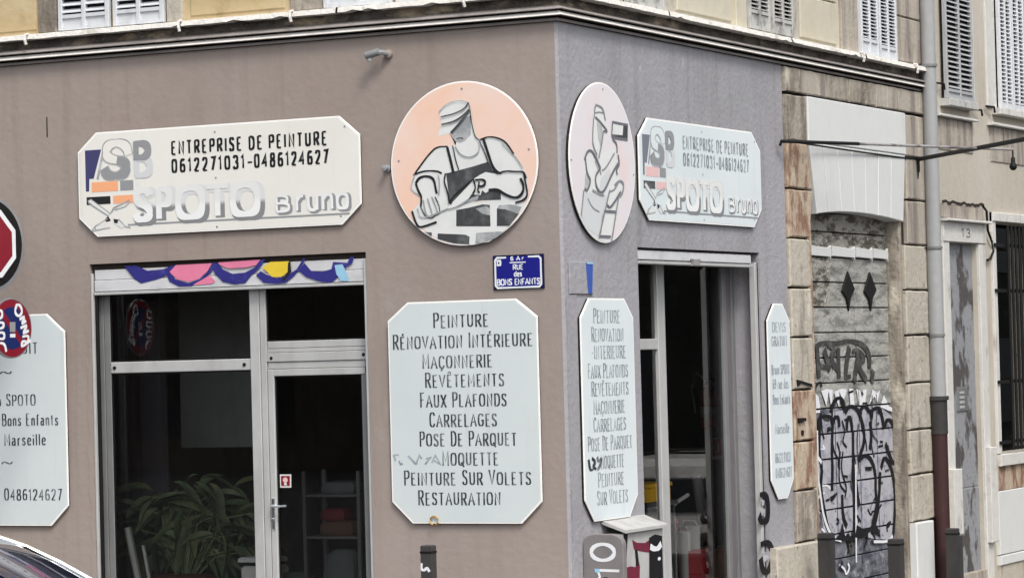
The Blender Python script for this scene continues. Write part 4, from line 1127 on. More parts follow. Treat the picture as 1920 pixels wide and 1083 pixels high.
# ------------------------------------------------------------------ round painted signs
def disc(name, F, cs, cz, rs, rz, face, label):
    t = thing(name, F(cs, cz - rz, 0), label, 'sign')
    k = 64
    a = MB(); a.prism(F, arcpts(cs, cz, rs - .008, rz - .008, 0, 360 - 360 / k, k - 1), .002, .028, GAPDARK); a.build('backing', parent=t)  # dark slab painted as the shadow gap behind the disc
    a = MB(); a.prism(F, arcpts(cs, cz, rs, rz, 0, 360 - 360 / k, k - 1), .028, .036, EDGEW, .002); a.build('panel', parent=t)
    a = MB(); a.prism(F, arcpts(cs, cz, rs - .012, rz - .012, 0, 360 - 360 / k, k - 1), .035, .037, face); a.build('printed_face', parent=t)
    return t
def paint(F, t, items, n=.0375, step=.0007):
    g = MB()
    for i, it in enumerate(items):
        if it[0] == 'f':
            g.flat(F, it[2], n + i * step * .35, it[1])
        else:
            g.ribbon(F, (chaikin(it[2]) if len(it[2]) > 2 else it[2]) if it[0] == 'l' else it[2], it[3], it[3], n + i * step * .35, it[1])
    return g.build('painting', parent=t, solid=False)
t = disc('round_mason_sign', WA, -.818, 3.902, .648, .640, PEACH, 'round peach sign with a black and white bricklayer in cap and apron')
paint(WA, t, [
 ('f', FIGW, [(-1.276,3.521),(-1.182,3.567),(-0.899,3.554),(-0.78,3.588),(-0.516,3.595),(-0.281,3.588),(-0.307,3.527),(-0.434,3.397),(-0.524,3.329),(-0.613,3.284),(-0.76,3.266),(-0.922,3.283),(-1.069,3.328),(-1.201,3.417)]),
 ('f', FIGW, [(-0.952,4.041),(-1.048,4.044),(-1.11,3.997),(-1.171,3.935),(-1.226,3.872),(-1.264,3.834),(-1.289,3.756),(-1.29,3.717),(-1.201,3.673),(-1.218,3.608),(-1.287,3.552),(-1.253,3.432),(-1.201,3.417),(-0.961,3.478),(-0.899,3.554),(-0.721,3.598),(-0.429,3.584),(-0.287,3.584),(-0.261,3.628),(-0.27,3.784),(-0.291,3.824),(-0.374,3.957),(-0.444,4.052),(-0.501,4.081),(-0.589,4.099),(-0.663,4.077),(-0.699,4.105),(-0.725,4.198),(-0.745,4.278),(-0.757,4.376),(-0.845,4.401),(-0.964,4.369),(-1.018,4.32),(-1.006,4.228),(-1.039,4.124),(-0.934,4.145),(-0.884,4.076),(-0.885,4.044)]),
 ('f', FIGG, [(-0.924,4.144),(-0.884,4.076),(-0.847,4.059),(-0.795,4.078),(-0.747,4.121),(-0.745,4.271),(-0.782,4.26),(-0.851,4.205)]),
 ('f', FIGK, [(-0.934,4.147),(-0.905,4.104),(-0.877,4.07),(-0.885,4.044),(-0.896,4.071)]),
 ('f', FIGD, [(-0.973,3.832),(-0.891,3.845),(-0.727,3.875),(-0.597,3.904),(-0.567,3.838),(-0.488,3.808),(-0.504,3.744),(-0.498,3.603),(-0.662,3.606),(-0.78,3.598),(-0.914,3.555),(-0.95,3.596),(-0.958,3.688)]),
 ('f', FIGW, [(-0.962,3.546),(-0.92,3.607),(-0.776,3.731),(-0.73,3.778),(-0.678,3.804),(-0.626,3.825),(-0.568,3.812),(-0.452,3.793),(-0.365,3.778),(-0.301,3.734),(-0.296,3.656),(-0.355,3.607),(-0.456,3.638),(-0.528,3.693),(-0.586,3.683),(-0.631,3.662),(-0.66,3.686),(-0.675,3.648),(-0.756,3.658),(-0.779,3.627),(-0.899,3.561)]),
 ('f', FIGG, [(-0.877,3.566),(-0.749,3.632),(-0.69,3.646),(-0.706,3.61),(-0.81,3.583)]),
 ('f', FIGD, [(-0.891,3.543),(-0.781,3.555),(-0.663,3.576),(-0.597,3.569),(-0.595,3.404),(-0.896,3.417)]),
 ('f', FIGG, [(-0.722,3.546),(-0.627,3.561),(-0.598,3.54),(-0.595,3.488),(-0.665,3.504)]),
 ('f', FIGD, [(-0.535,3.538),(-0.459,3.534),(-0.344,3.493),(-0.431,3.399),(-0.539,3.404)]),
 ('f', FIGG, [(-0.517,3.563),(-0.415,3.564),(-0.321,3.541),(-0.352,3.49),(-0.459,3.528),(-0.532,3.537)]),
 ('f', FIGD, [(-1.061,3.367),(-0.817,3.348),(-0.78,3.33),(-0.786,3.272),(-0.922,3.286),(-1.062,3.325)]),
 ('f', FIGG, [(-0.721,3.357),(-0.523,3.36),(-0.479,3.353),(-0.553,3.311),(-0.672,3.28),(-0.73,3.278)]),
 ('f', FIGD, [(-1.187,3.383),(-1.113,3.377),(-1.114,3.347),(-1.158,3.375)]),
 ('l', FIGK, [(-0.952,4.041),(-1.048,4.044),(-1.11,3.997),(-1.171,3.935),(-1.226,3.872),(-1.249,3.846)], 0.0099),
 ('l', FIGK, [(-1.264,3.834),(-1.173,3.862),(-1.054,3.856),(-1.01,3.834)], 0.0112),
 ('l', FIGG, [(-1.249,3.833),(-1.285,3.756),(-1.286,3.717),(-1.206,3.667)], 0.0087),
 ('l', FIGK, [(-1.244,3.767),(-1.212,3.812),(-1.145,3.821),(-1.082,3.799),(-1.066,3.706),(-1.059,3.679)], 0.0161),
 ('l', FIGK, [(-1.244,3.767),(-1.22,3.7),(-1.194,3.66),(-1.204,3.581)], 0.0149),
 ('l', FIGG, [(-1.18,3.633),(-1.165,3.527),(-1.132,3.492)], 0.0099),
 ('l', FIGG, [(-1.142,3.644),(-1.108,3.537),(-1.102,3.491)], 0.0099),
 ('l', FIGG, [(-1.105,3.655),(-1.063,3.562),(-1.056,3.522)], 0.0099),
 ('l', FIGD, [(-1.204,3.581),(-1.166,3.501),(-1.11,3.485),(-1.079,3.51),(-1.034,3.524),(-1.04,3.587),(-1.075,3.654)], 0.0074),
 ('l', FIGK, [(-1.284,3.552),(-1.243,3.432),(-1.201,3.421),(-1.066,3.457)], 0.0136),
 ('l', FIGG, [(-1.234,3.569),(-1.207,3.476),(-0.959,3.557)], 0.0099),
 ('l', FIGK, [(-0.955,4.035),(-0.926,3.922),(-0.906,3.836)], 0.0186),
 ('l', FIGD, [(-0.907,4.045),(-0.881,3.919),(-0.858,3.853)], 0.0087),
 ('l', FIGK, [(-0.636,4.082),(-0.593,3.956),(-0.559,3.85),(-0.509,3.809)], 0.0174),
 ('l', FIGD, [(-0.674,4.075),(-0.629,3.984),(-0.595,3.891)], 0.0087),
 ('l', FIGG, [(-0.885,4.037),(-0.843,3.97),(-0.77,3.942),(-0.695,3.962),(-0.668,4.012),(-0.678,4.071)], 0.0087),
 ('l', FIGD, [(-0.745,4.271),(-0.726,4.172),(-0.706,4.099),(-0.67,4.075)], 0.0074),
 ('l', FIGK, [(-0.663,4.077),(-0.589,4.099),(-0.501,4.081),(-0.437,4.045),(-0.374,3.951)], 0.0099),
 ('l', FIGG, [(-0.473,4.041),(-0.36,3.931),(-0.298,3.837)], 0.0074),
 ('l', FIGK, [(-0.509,3.809),(-0.451,3.825),(-0.364,3.814),(-0.291,3.813),(-0.271,3.758)], 0.0112),
 ('l', FIGK, [(-0.292,3.798),(-0.277,3.72),(-0.261,3.628),(-0.298,3.591),(-0.371,3.575)], 0.0124),
 ('l', FIGK, [(-0.601,3.684),(-0.528,3.69),(-0.456,3.64),(-0.363,3.607),(-0.304,3.643),(-0.294,3.707),(-0.322,3.761)], 0.0161),
 ('l', FIGK, [(-0.716,3.767),(-0.642,3.77),(-0.621,3.737),(-0.659,3.712),(-0.681,3.72)], 0.0136),
 ('l', FIGK, [(-0.73,3.775),(-0.71,3.702),(-0.741,3.658)], 0.0112),
 ('l', FIGK, [(-0.68,3.752),(-0.697,3.675),(-0.675,3.668)], 0.0112),
 ('l', FIGK, [(-0.942,3.608),(-0.896,3.665),(-0.776,3.744),(-0.727,3.778)], 0.0074),
 ('l', FIGG, [(-0.959,3.55),(-0.884,3.566),(-0.779,3.62)], 0.0074),
 ('l', FIGG, [(-1.018,4.314),(-0.965,4.367),(-0.845,4.399),(-0.757,4.372)], 0.0062),
 ('l', FIGD, [(-0.757,4.372),(-0.788,4.326),(-0.878,4.292),(-1.004,4.273)], 0.0087),
 ('l', FIGD, [(-0.751,4.317),(-0.819,4.262),(-0.894,4.228),(-0.999,4.214)], 0.0112),
 ('l', FIGD, [(-0.747,4.31),(-0.835,4.218),(-0.919,4.144)], 0.0112),
 ('l', FIGD, [(-0.757,4.372),(-0.741,4.31),(-0.732,4.212)], 0.0062),
 ('l', FIGD, [(-0.869,4.095),(-0.831,4.102),(-0.81,4.092)], 0.0074),
 ('l', FIGG, [(-1.04,3.823),(-1.027,3.77),(-1.037,3.665)], 0.0087),
 ('l', FIGK, [(-0.973,3.832),(-0.99,3.768),(-0.958,3.688),(-0.946,3.595)], 0.0112),
])
screws(WA, t, [(-0.816,4.483), (-1.393,3.952), (-0.245,3.982)], .038)
t = disc('round_painter_sign', WB, .690, 3.895, .603, .632, PALEPINK, 'round pale sign with a faded housepainter holding a roller on a ladder')
FO = mat('faded_outline_print', (112, 112, 120), .5, fine=0)
FO2 = mat('mid_outline_print', (140, 142, 148), .5, fine=0)
paint(WB, t, [
 ('f', FIGW, [(0.586,4.347),(0.713,4.328),(0.747,4.224),(0.794,4.141),(0.701,4.129),(0.669,3.969),(0.904,4.02),(0.954,4.076),(0.996,3.758),(1.061,3.787),(1.037,3.653),(0.865,3.408),(0.764,3.269),(0.581,3.282),(0.318,3.406),(0.265,3.522),(0.338,3.732),(0.349,3.915),(0.444,3.991),(0.536,4.028),(0.513,4.145),(0.536,4.265)]),
 ('f', FIGG, [(0.593,4.215),(0.683,4.181),(0.701,4.129),(0.657,4.008),(0.607,4.085)]),
 ('f', FIGW, [(0.88,4.225),(1.151,4.214),(1.145,4.106),(0.854,4.117)]),
 ('f', FIGD, [(1.085,4.217),(1.161,4.213),(1.154,4.102),(0.872,4.106),(0.873,4.128),(1.067,4.13)]),
  ('f', PALEG, [(0.333,3.654),(0.603,3.637),(0.762,3.64),(0.661,3.495),(0.57,3.308),(0.404,3.357),(0.273,3.457)]),
 ('f', FIGG, [(0.389,3.838),(0.459,3.75),(0.378,3.662),(0.341,3.68),(0.356,3.785)]),
 ('f', PALEG, [(0.671,3.65),(0.828,3.804),(0.801,3.856),(0.642,3.77),(0.605,3.677)]),
 ('f', FIGG, [(0.577,3.952),(0.631,3.849),(0.599,3.821),(0.534,3.897)]),
 ('l', FO2, [(0.516,3.949),(0.603,3.874),(0.643,3.797)], .012),
 ('l', FO2, [(0.661,3.83),(0.739,3.854),(0.901,3.98)], .012),
 ('l', FO2, [(0.39,3.604),(0.475,3.528),(0.595,3.506)], .010),
 ('l', FO2, [(0.789,3.67),(0.883,3.687),(0.949,3.743)], .012),
 ('l', FO2, [(0.567,4.28),(0.644,4.291),(0.729,4.287)], .010),
 ('p', FO, [(0.857,4.111),(0.88,4.225),(1.161,4.217),(1.147,4.099),(0.872,4.101),(0.857,4.121)], 0.0136),
 ('l', FO, [(0.871,4.088),(0.953,4.056),(0.948,3.982)], 0.0161),
 ('l', FO2, [(0.586,4.347),(0.56,4.319),(0.543,4.239)], 0.0136),
 ('l', FO2, [(0.586,4.344),(0.713,4.328),(0.747,4.231)], 0.0136),
 ('l', FO, [(0.565,4.247),(0.669,4.207),(0.794,4.141),(0.702,4.145)], 0.0149),
 ('l', FO2, [(0.534,4.238),(0.513,4.132),(0.5,4.027),(0.577,3.952)], 0.0124),
 ('l', FO2, [(0.701,4.129),(0.657,4.021),(0.606,3.927)], 0.0136),
 ('l', FO, [(0.348,3.902),(0.397,3.969),(0.473,3.986),(0.546,3.937),(0.631,3.849)], 0.0161),
 ('l', FO, [(0.364,3.916),(0.386,3.786),(0.459,3.75),(0.378,3.656),(0.335,3.68)], 0.0149),
 ('l', FO, [(0.631,3.849),(0.521,3.779),(0.56,3.675),(0.671,3.65),(0.828,3.804),(0.959,3.903)], 0.0161),
 ('l', FO, [(0.963,3.97),(0.989,3.891),(0.925,3.862),(0.937,3.809)], 0.0161),
 ('l', FO2, [(0.885,3.727),(0.982,3.771),(1.058,3.747),(1.038,3.679),(0.973,3.637)], 0.0149),
 ('l', FO, [(0.721,3.576),(0.78,3.538),(0.877,3.594),(0.991,3.678)], 0.0161),
 ('l', FO2, [(0.319,3.666),(0.262,3.47)], 0.0112),
 ('l', FO2, [(0.79,3.684),(0.567,3.302)], 0.0136),
 ('l', FO2, [(0.958,3.65),(0.795,3.274)], 0.0136),
 ('l', FO, [(0.672,3.515),(0.887,3.515)], 0.0186),
 ('l', FO, [(0.577,3.315),(0.782,3.316)], 0.0186),
 ('l', FO2, [(0.655,3.494),(0.599,3.335)], 0.0087),
 ('l', FO2, [(0.469,3.672),(0.603,3.644),(0.679,3.64)], 0.0112),
])
screws(WB, t, [(0.72,4.475), (0.121,3.892), (1.256,3.824)], .038)

# ------------------------------------------------------------------ enamel street name plate
s0, s1, z0, z1 = -.597, -.158, 2.911, 3.176
t = thing('street_name_sign', WA((s0 + s1) / 2, z0, 0), 'small dark blue enamel street name plate with white lettering, left of the building corner', 'street sign')
a = MB(); a.box(WA, s0, s1, z0, z1, .002, .014, ENAMELK, .004); a.build('plate', parent=t)
a = MB(); a.box(WA, s0 + .014, s1 - .014, z0 + .014, z1 - .014, .013, .0155, ENAMEL, .001); a.build('enamel_face', parent=t)
a = MB()
n = .0165
W_, H_ = s1 - s0, z1 - z0
X = lambda u, v: (s0 + u * W_, z0 + v * H_)
a.ribbon(WA, [X(.27, .93), X(.09, .93), X(.05, .86), X(.05, .12), X(.09, .05), X(.5, .05), X(.91, .05), X(.95, .12), X(.95, .86), X(.91, .93), X(.70, .93)], .012, .012, n, SIGNW)
letters(a, WA, '6', *[X(q, 0)[0] for q in (.36, .41)], X(0, .84)[1], .028, .26, .22, n, SIGNW)
letters(a, WA, 'A', *[X(q, 0)[0] for q in (.475, .54)], X(0, .84)[1], .03, .26, .22, n, SIGNW)
letters(a, WA, 'r', *[X(q, 0)[0] for q in (.58, .62)], X(0, .85)[1], .026, .26, .22, n, SIGNW)
a.ribbon(WA, [X(.34, .775), X(.65, .775)], .009, .009, n, SIGNW)
letters(a, WA, 'RUE', *[X(q, 0)[0] for q in (.40, .60)], X(0, .57)[1], .038, .2, .17, n, SIGNW, gap=.14)
letters(a, WA, 'des', *[X(q, 0)[0] for q in (.42, .57)], X(0, .375)[1], .038, .2, .17, n, SIGNW, gap=.14)
letters(a, WA, 'BONS', *[X(q, 0)[0] for q in (.08, .37)], X(0, .13)[1], .044, .2, .17, n, SIGNW, gap=.14)
letters(a, WA, 'ENFANTS', *[X(q, 0)[0] for q in (.43, .92)], X(0, .13)[1], .044, .2, .17, n, SIGNW, gap=.14)
a.flat(WA, [X(.075, .69), X(.165, .69), X(.175, .8), X(.165, .87), X(.075, .87), X(.085, .78)], n, SIGNW)
a.flat(WA, [X(.11, .75), X(.135, .75), X(.135, .81), X(.11, .81)], n + .001, ENAMELK)
a.build('lettering', parent=t, solid=False)
t = thing('painted_over_plate', WB(.28, 2.857, 0), 'old plate painted over in wall grey with one blue strip showing, right of the corner', 'street sign')
a = MB(); a.box(WB, .085, .5, 2.862, 3.11, .002, .016, RENDERB, .004); a.build('plate', parent=t)
a = MB(); a.prism(WB, [(.40, 2.865), (.47, 2.865), (.497, 3.108), (.37, 3.108)], .015, .019, BLUEP, .001); a.build('blue_strip', parent=t)
a = MB(); a.prism(WB, [(.385, 3.095), (.49, 3.095), (.495, 3.108), (.375, 3.108)], .018, .022, CYAN); a.build('bare_edge', parent=t)

# ------------------------------------------------------------------ small fittings
t = thing('security_camera', WA(-1.53, 4.74, 0), 'small grey wall camera with a short pipe stub under the cornice above the signs', 'camera')
a = MB(); a.lathe(WA(-1.475, 4.80, 0), (0, -1, 0), [(0, .035), (.03, .035), (.04, .02)], RENDER, 14); a.build('mount', parent=t, smooth=True)
a = MB(); a.tube([WA(-1.475, 4.8, .03), WA(-1.49, 4.81, .08), WA(-1.56, 4.81, .1)], .02, GREYP, 8); a.build('arm', parent=t, smooth=True)
a = MB(); a.lathe(WA(-1.55, 4.81, .09), (-.9, -.35, -.25), [(-.04, .02), (-.03, .03), (.06, .032), (.085, .03), (.086, .02)], ALUD, 14)
a.lathe(Vector(WA(-1.55, 4.81, .09)) + Vector((-.9, -.35, -.25)).normalized() * .084, (-.9, -.35, -.25), [(0, .022), (.004, .02)], RUBBER, 12)
a.build('camera_body', parent=t, smooth=True)
a = MB(); a.tube([WA(-1.6, 4.79, .1), WA(-1.6, 4.745, .1)], .024, GREYP, 10); a.build('cable_stub', parent=t, smooth=True)
t = MB(); t.lathe(WA(-1.51, 3.9, 0), (0, -1, 0), [(0, .03), (.02, .03), (.025, .016), (.05, .016), (.055, .024), (.075, .024), (.08, .01)], GREYP, 12)
tag(t.build('pipe_stub', smooth=True), 'small round metal fitting on the wall at the left edge of the mason disc', 'wall fitting')
t = MB()
cx_, cz_ = -1.155, 1.13
t.tube([WA(cx_ + .035 * math.cos(q * math.pi / 8), cz_ + .035 * math.sin(q * math.pi / 8), .045) for q in range(-3, 12)], .007, BRASS, 6)
tag(t.build('brass_ring', smooth=True), 'small brass ring at the lower edge of the trades list', 'ring')
for side_, xe in ((1, -1.732), (-1, -4.388)):
    w = MB()
    pp_ = [(xe, .2), (xe, 3.2)] + [(xe + side_ * (.018 + .02 * abs(math.sin(i * 1.7)) + rnd.uniform(0, .02)), 3.2 - i * .15) for i in range(21)]
    w.prism(WA, pp_, -.004, .004, RENDER)
    w.build('render_repair', parent=bld)
w = MB()
for q in ([(-1.2, 4.93), (-1.15, 4.918), (-1.0, 4.922), (-.8, 4.915), (-.55, 4.93), (-.5, 4.938)],):
    w.ribbon(WA, chaikin(q), .005, .005, .002, CEMENT)
for q in ([(3.97, 3.2), (4.1, 3.24), (4.4, 3.22)],):
    w.ribbon(WB, chaikin(q), .008, .006, .002, CABL)
w.build('wall_cracks', parent=bld, solid=False)
t = MB(); t.ribbon(WA, [(-4.78, 4.50), (-4.78, 4.33)], .012, .01, .002, JOINT)
o = t.build('wall_scratch', parent=bld, solid=False)

# ------------------------------------------------------------------ cabinets by the corner
t = thing('arched_cabinet', (.18, .2, 0), 'grey arch-topped steel cabinet end with scrawled white letters, at the corner', 'cabinet')
FY = lambda s, z, n=0: Vector((s, .19 - n, z))          # faces -Y
body = [(.012, -.05), (.355, -.05), (.355, .93)] + arcpts(.255, .93, .1, .085, 10, 90, 5) + arcpts(.11, .93, .098, .085, 90, 180, 5)
a = MB(); a.prism(FY, body, -.06, 0, CABG, .006); a.build('body', parent=t)
a = MB()
ringp = arcpts(.183, .877, .098, .062, -20, 345, 18)
a.ribbon(FY, ringp, .026, .022, .0015, SIGNW)
CP = lambda x, y: (.012 + (x - 230) * .0004785, .93 - (y - 230) * .0004875)
for q in ([(440, 620), (870, 630)], [(290, 800), (460, 820)], [(560, 815), (800, 820)], [(480, 815), (280, 990)], [(290, 1020), (520, 1000), (750, 965)], [(590, 735), (660, 735)], [(590, 765), (680, 765)]):
    thk = .007 if q[0][1] in (735, 765) else .02
    a.ribbon(FY, [CP(*p) for p in q], thk, thk, .0015, SPRAYW if thk > .01 else SPRAYK)
a.ribbon(FY, [CP(500, 650), CP(525, 720), CP(480, 800)], .016, .016, .003, SIGNW)
a.flat(FY, [CP(435, 595), CP(525, 600), CP(525, 660), CP(440, 655)], .0035, CYAN)
a.flat(FY, [CP(440, 795), CP(510, 795), CP(505, 832), CP(440, 832)], .0035, YELLOW)
a.build('white_scrawl', parent=t, solid=False)
t = thing('meter_cabinet', (.1, .95, 0), 'pale low cabinet with sloping lid and maroon and black graffiti, below the doorway sign', 'cabinet')
a = MB(); a.box(WB, .56, 1.32, -.05, .99, .003, .18, CABL, .006); a.build('body', parent=t)
a = MB()
a.raw([WB(.545, 1.10, .003), WB(1.345, 1.10, .003), WB(1.345, 1.022, .215), WB(.545, 1.022, .215), WB(.545, 1.072, .003), WB(1.345, 1.072, .003), WB(1.345, .998, .215), WB(.545, .998, .215)],
      [(0, 1, 2, 3), (4, 7, 6, 5), (0, 3, 7, 4), (1, 5, 6, 2), (3, 2, 6, 7), (0, 4, 5, 1)], CABL)
a.build('lid', parent=t)
a = MB()
n = .182
gp = lambda x, y: (.565 + (x - 980) * .00114, 1.0 - (y - 290) * .00046)
a.flat(WB, [gp(990, 300), gp(1060, 300), gp(1035, 620), gp(1020, 880), gp(1000, 1300), gp(985, 1300)], n, SPRAYK)
a.flat(WB, [gp(1125, 430), gp(1200, 490), gp(1330, 515), gp(1420, 470), gp(1400, 690), gp(1250, 640), gp(1150, 590)], n + .001, MAROON)
a.flat(WB, [gp(1010, 880), gp(1090, 870), gp(1170, 900), gp(1190, 640), gp(1240, 900), gp(1230, 1100), gp(1000, 1080), gp(970, 1060)], n + .0005, MAROON)
a.flat(WB, [gp(1165, 600), gp(1205, 610), gp(1225, 860), gp(1180, 900)], n + .0015, SPRAYK)
a.flat(WB, [gp(1400, 440), gp(1500, 395), gp(1620, 440), gp(1620, 1300), gp(1385, 1300), gp(1400, 690)], n + .002, SPRAYK)
a.ribbon(WB, chaikin([gp(1415, 590), gp(1470, 640), gp(1545, 650), gp(1600, 570)]), .05, .035, n + .003, SPRAYW)
a.flat(WB, arcpts(*gp(1560, 825), .03, .015, 0, 330, 8), n + .003, SPRAYW)
a.build('graffiti', parent=t, solid=False)

# bollards
def bollard(x, y, top, w_, label, m=POSTM, base=-.4, group=None):
    t = thing('bollard', (x, y, base), label, 'bollard', group)
    a = MB(); a.wbox(x - w_ / 2, x + w_ / 2, y - w_ / 2, y + w_ / 2, base, top, m, .008); a.build('post', parent=t)
    a = MB(); a.wbox(x - w_ / 2 - .004, x + w_ / 2 + .004, y - w_ / 2 - .004, y + w_ / 2 + .004, top - .06, top - .045, RUBBER); a.build('collar', parent=t)
    return t
t = bollard(-1.019, -.4, 0.965, .09, 'dark steel post with a white paint squiggle in front of the front wall')
a = MB(); q = -1.019
PF = FA(.4 + .045)
a.ribbon(PF, chaikin([(q - .035, .83), (q - .038, .78), (q - .01, .775), (q + .01, .80), (q + .032, .765)]), .016, .016, .002, SPRAYW)
a.build('white_squiggle', parent=t, solid=False)
for (yy, tt, lb) in ((4.585, .745, 'left black square post in front of the graffiti-covered old doors'), (6.385, .575, 'right black square post in front of the graffiti-covered old doors')):
    bollard(.3, yy, tt, .12, lb, base=-.6, group='square posts before the old doors')
bollard(.3, 8.03, .57, .11, 'grey square post beside the foot of the oxblood pipe', base=-.8)

# ------------------------------------------------------------------ downpipe
t = thing('downpipe', (.1, 8.3, -.4), 'grey rainwater downpipe with dark oxblood lower section between the two buildings', 'downpipe')
a = MB(); a.tube([(.1, 8.3, 1.85), (.1, 8.3, 3.35)], .078, PIPEG, 16); a.tube([(.1, 8.3, 3.35), (.1, 8.3, 9)], .074, PIPEG, 16); a.build('upper_pipe', parent=t, smooth=True)
a = MB(); a.tube([(.1, 8.3, 1.5), (.1, 8.3, 1.86)], .088, POSTM, 16); a.tube([(.1, 8.3, 1.84), (.1, 8.3, 1.88)], .105, POSTM, 16); a.build('joint_sleeve', parent=t, smooth=True)
a = MB(); a.tube([(.1, 8.3, -.5), (.1, 8.3, 1.5)], .08, PIPER, 16); a.build('lower_pipe', parent=t, smooth=True)
for z in (3.36, 2.48, 5.2):
    a = MB(); a.tube([(.1, 8.3, z), (.1, 8.3, z + .025)], .088, ALUD, 16); a.tube([(.0, 8.18, z + .012), (.1, 8.3, z + .012)], .01, IRON, 6); a.build('clamp', parent=t, smooth=True)

# ------------------------------------------------------------------ iron frame with a bulb
t = thing('iron_awning_frame', (.02, 8.06, 4.12), 'thin black iron frame jutting from the wall high beside the downpipe', 'iron frame')
a = MB(); a.tube([(.06, 4.38, 4.25), (.45, 5.3, 4.252)], .016, IRON, 8); a.tube([(.45, 5.3, 4.252), (1.27, 7.3, 4.252)], .013, IRONL, 8)  # paler outer length carries the bar's wear and its white highlight as colour
a.tube([(.06, 4.38, 4.25), (.045, 4.38, 4.21)], .012, IRON, 6); a.build('long_bar', parent=t, smooth=True)
a = MB(); a.tube([(.10, 4.7, 4.25), (.06, 6.4, 4.25), (.03, 8.06, 4.255)], .009, IRON, 6); a.build('wall_rod', parent=t, smooth=True)
a = MB(); a.tube([(.03, 8.06, 4.255), (1.8, 6.0, 4.255), (2.6, 5.07, 4.255)], .022, IRON, 8); a.build('outer_bar', parent=t, smooth=True)
a = MB(); a.tube([(.04, 8.06, 4.28), (.04, 8.06, 4.13)], .022, IRON, 8); a.tube([(.04, 8.06, 4.13), (.03, 8.06, 4.06)], .012, IRON, 6); a.build('wall_mount', parent=t, smooth=True)
t = thing('hanging_bulb', (1.27, 7.3, 4.1), 'bare dark light bulb hanging from the tip of the iron frame', 'light bulb')
a = MB(); a.tube([(1.27, 7.3, 4.245), (1.27, 7.3, 4.17)], .008, IRON, 6); a.build('flex', parent=t)
a = MB(); a.lathe((1.27, 7.3, 4.18), (0, 0, -1), [(0, .012), (.01, .02), (.05, .022)], IRON, 10); a.build('socket', parent=t, smooth=True)
a = MB(); a.lathe((1.27, 7.3, 4.13), (0, 0, -1), [(0, .02), (.02, .032), (.04, .038), (.06, .034), (.075, .02), (.08, .003)], RUBBER, 12); a.build('bulb', parent=t, smooth=True)

# ------------------------------------------------------------------ neighbouring building
nb = thing('neighbouring_house', (0, 8.5, 0), 'beige house beyond the downpipe with grey louvred shutters and barred window', 'building')
DW = (8.99, 9.935, -.6, 3.445)
BW = (10.53, 12.2, 1.21, 3.70)
a = MB()
wall_holes(a, WB, 8.37, 22.0, -3.0, 11.0, [DW, BW], 0.0, .3, NWALL)
a.build('wall', parent=nb, solid=False)
a = MB(); a.face([(-8, 8.365, -3), (0, 8.365, -3), (0, 8.365, 11), (-8, 8.365, 11)], NWALL); a.build('party_wall', parent=nb, solid=False)
def nbox(name, *q, m=NTRIM, inset=.006):
    a = MB(); a.box(WB, *q, m, inset); return a.build(name, parent=nb)
nbox('door_surround', 8.79, 8.985, -.6, 3.45, -.01, .03)
nbox('door_surround', 9.94, 10.15, -.6, 3.45, -.01, .03)
nbox('door_lintel', 8.79, 10.17, 3.453, 3.66, -.01, .04)
nbox('door_hood', 8.76, 10.2, 3.663, 3.69, -.01, .10)
nbox('door_hood', 8.79, 10.12, 3.70, 3.84, -.01, .03, m=STONE_G)
a = MB()
pp = []
for i in range(22):
    q = 8.78 + i * .065
    pp.append((q, 3.86 + rnd.uniform(-.012, .012)))
a.ribbon(WB, pp, .02, .03, .035, JOINT)
a.tube([WB(10.1, 3.86, .03), WB(10.17, 3.8, .05), WB(10.22, 3.6, .04), WB(10.38, 3.48, .03), WB(10.42, 3.38, .03), WB(10.32, 3.3, .03), WB(10.2, 3.28, .03)], .014, IRON, 6)
a.build('cable', parent=nb, solid=False)
a = MB()
letters(a, WB, '13', 9.36, 9.62, 3.51, .085, .12, .1, .042, SPRAYKF, gap=.4)
a.build('house_number', parent=nb, solid=False)
a = MB(); a.box(WB, 8.99, 9.935, .9, 3.445, -.12, -.05, NDOOR, .004); o = a.build('house_door', parent=nb)
a = MB(); a.box(WB, 8.99, 9.935, -.6, .895, -.12, -.045, NDOOR, .01); a.build('door_kick_panel', parent=nb)
a = MB(); a.box(WB, 9.3, 9.62, 1.7, 1.95, -.051, -.035, ALUD, .004)
for i in range(4): a.box(WB, 9.36, 9.5, 1.73 + i * .05, 1.755 + i * .05, -.036, -.03, ALU)
a.build('intercom', parent=nb)
nbox('step', 9.0, 9.93, -.6, .02, -.11, .02, m=STONE_G)
nbox('surround_patch', 8.76, 9.02, .45, 1.12, -.01, .085)
nbox('surround_patch', 8.80, 8.96, -.6, .44, -.01, .09, m=POSTM)
nbox('surround_patch', 9.95, 10.18, .3, 1.3, -.01, .085)
# barred window
nbox('window_surround', 10.41, 10.525, 1.215, 3.80, -.01, .03)
nbox('window_lintel', 10.41, 12.3, 3.703, 3.80, -.01, .045)
nbox('window_sill', 10.4, 12.35, 1.08, 1.205, -.01, .06)
a = MB(); a.box(WB, 10.53, 10.75, 1.21, 3.7, -.26, -.18, SHUTO, .01); a.box(WB, 10.85, 12.2, 1.21, 3.7, -.28, -.22, DARK); a.build('window_frame', parent=nb)
a = MB(); a.box(WB, 10.78, 12.1, 1.25, 3.66, -.2, -.195, PANED); a.build('pane', parent=nb)
gr = MB()
gr.box(WB, 10.42, 12.3, 3.45 - .018, 3.45 + .018, .035, .05, IRON)
gro = gr.build('window_grille', parent=nb)
for z in (1.33, 1.98, 2.96):
    gr = MB(); gr.box(WB, 10.42, 12.3, z - .018, z + .018, .035, .05, IRON); gr.build('crossbar', parent=gro)
for i in range(9):
    s = 10.82 + i * .135
    a = MB(); a.tube([WB(s, 1.24, .066), WB(s, 3.66, .066)], .016, IRON, 8); a.build('bar', parent=gro, smooth=True)
nbox('stone_band', 10.35, 14, .82, 1.075, -.01, .02, m=STONE_R)
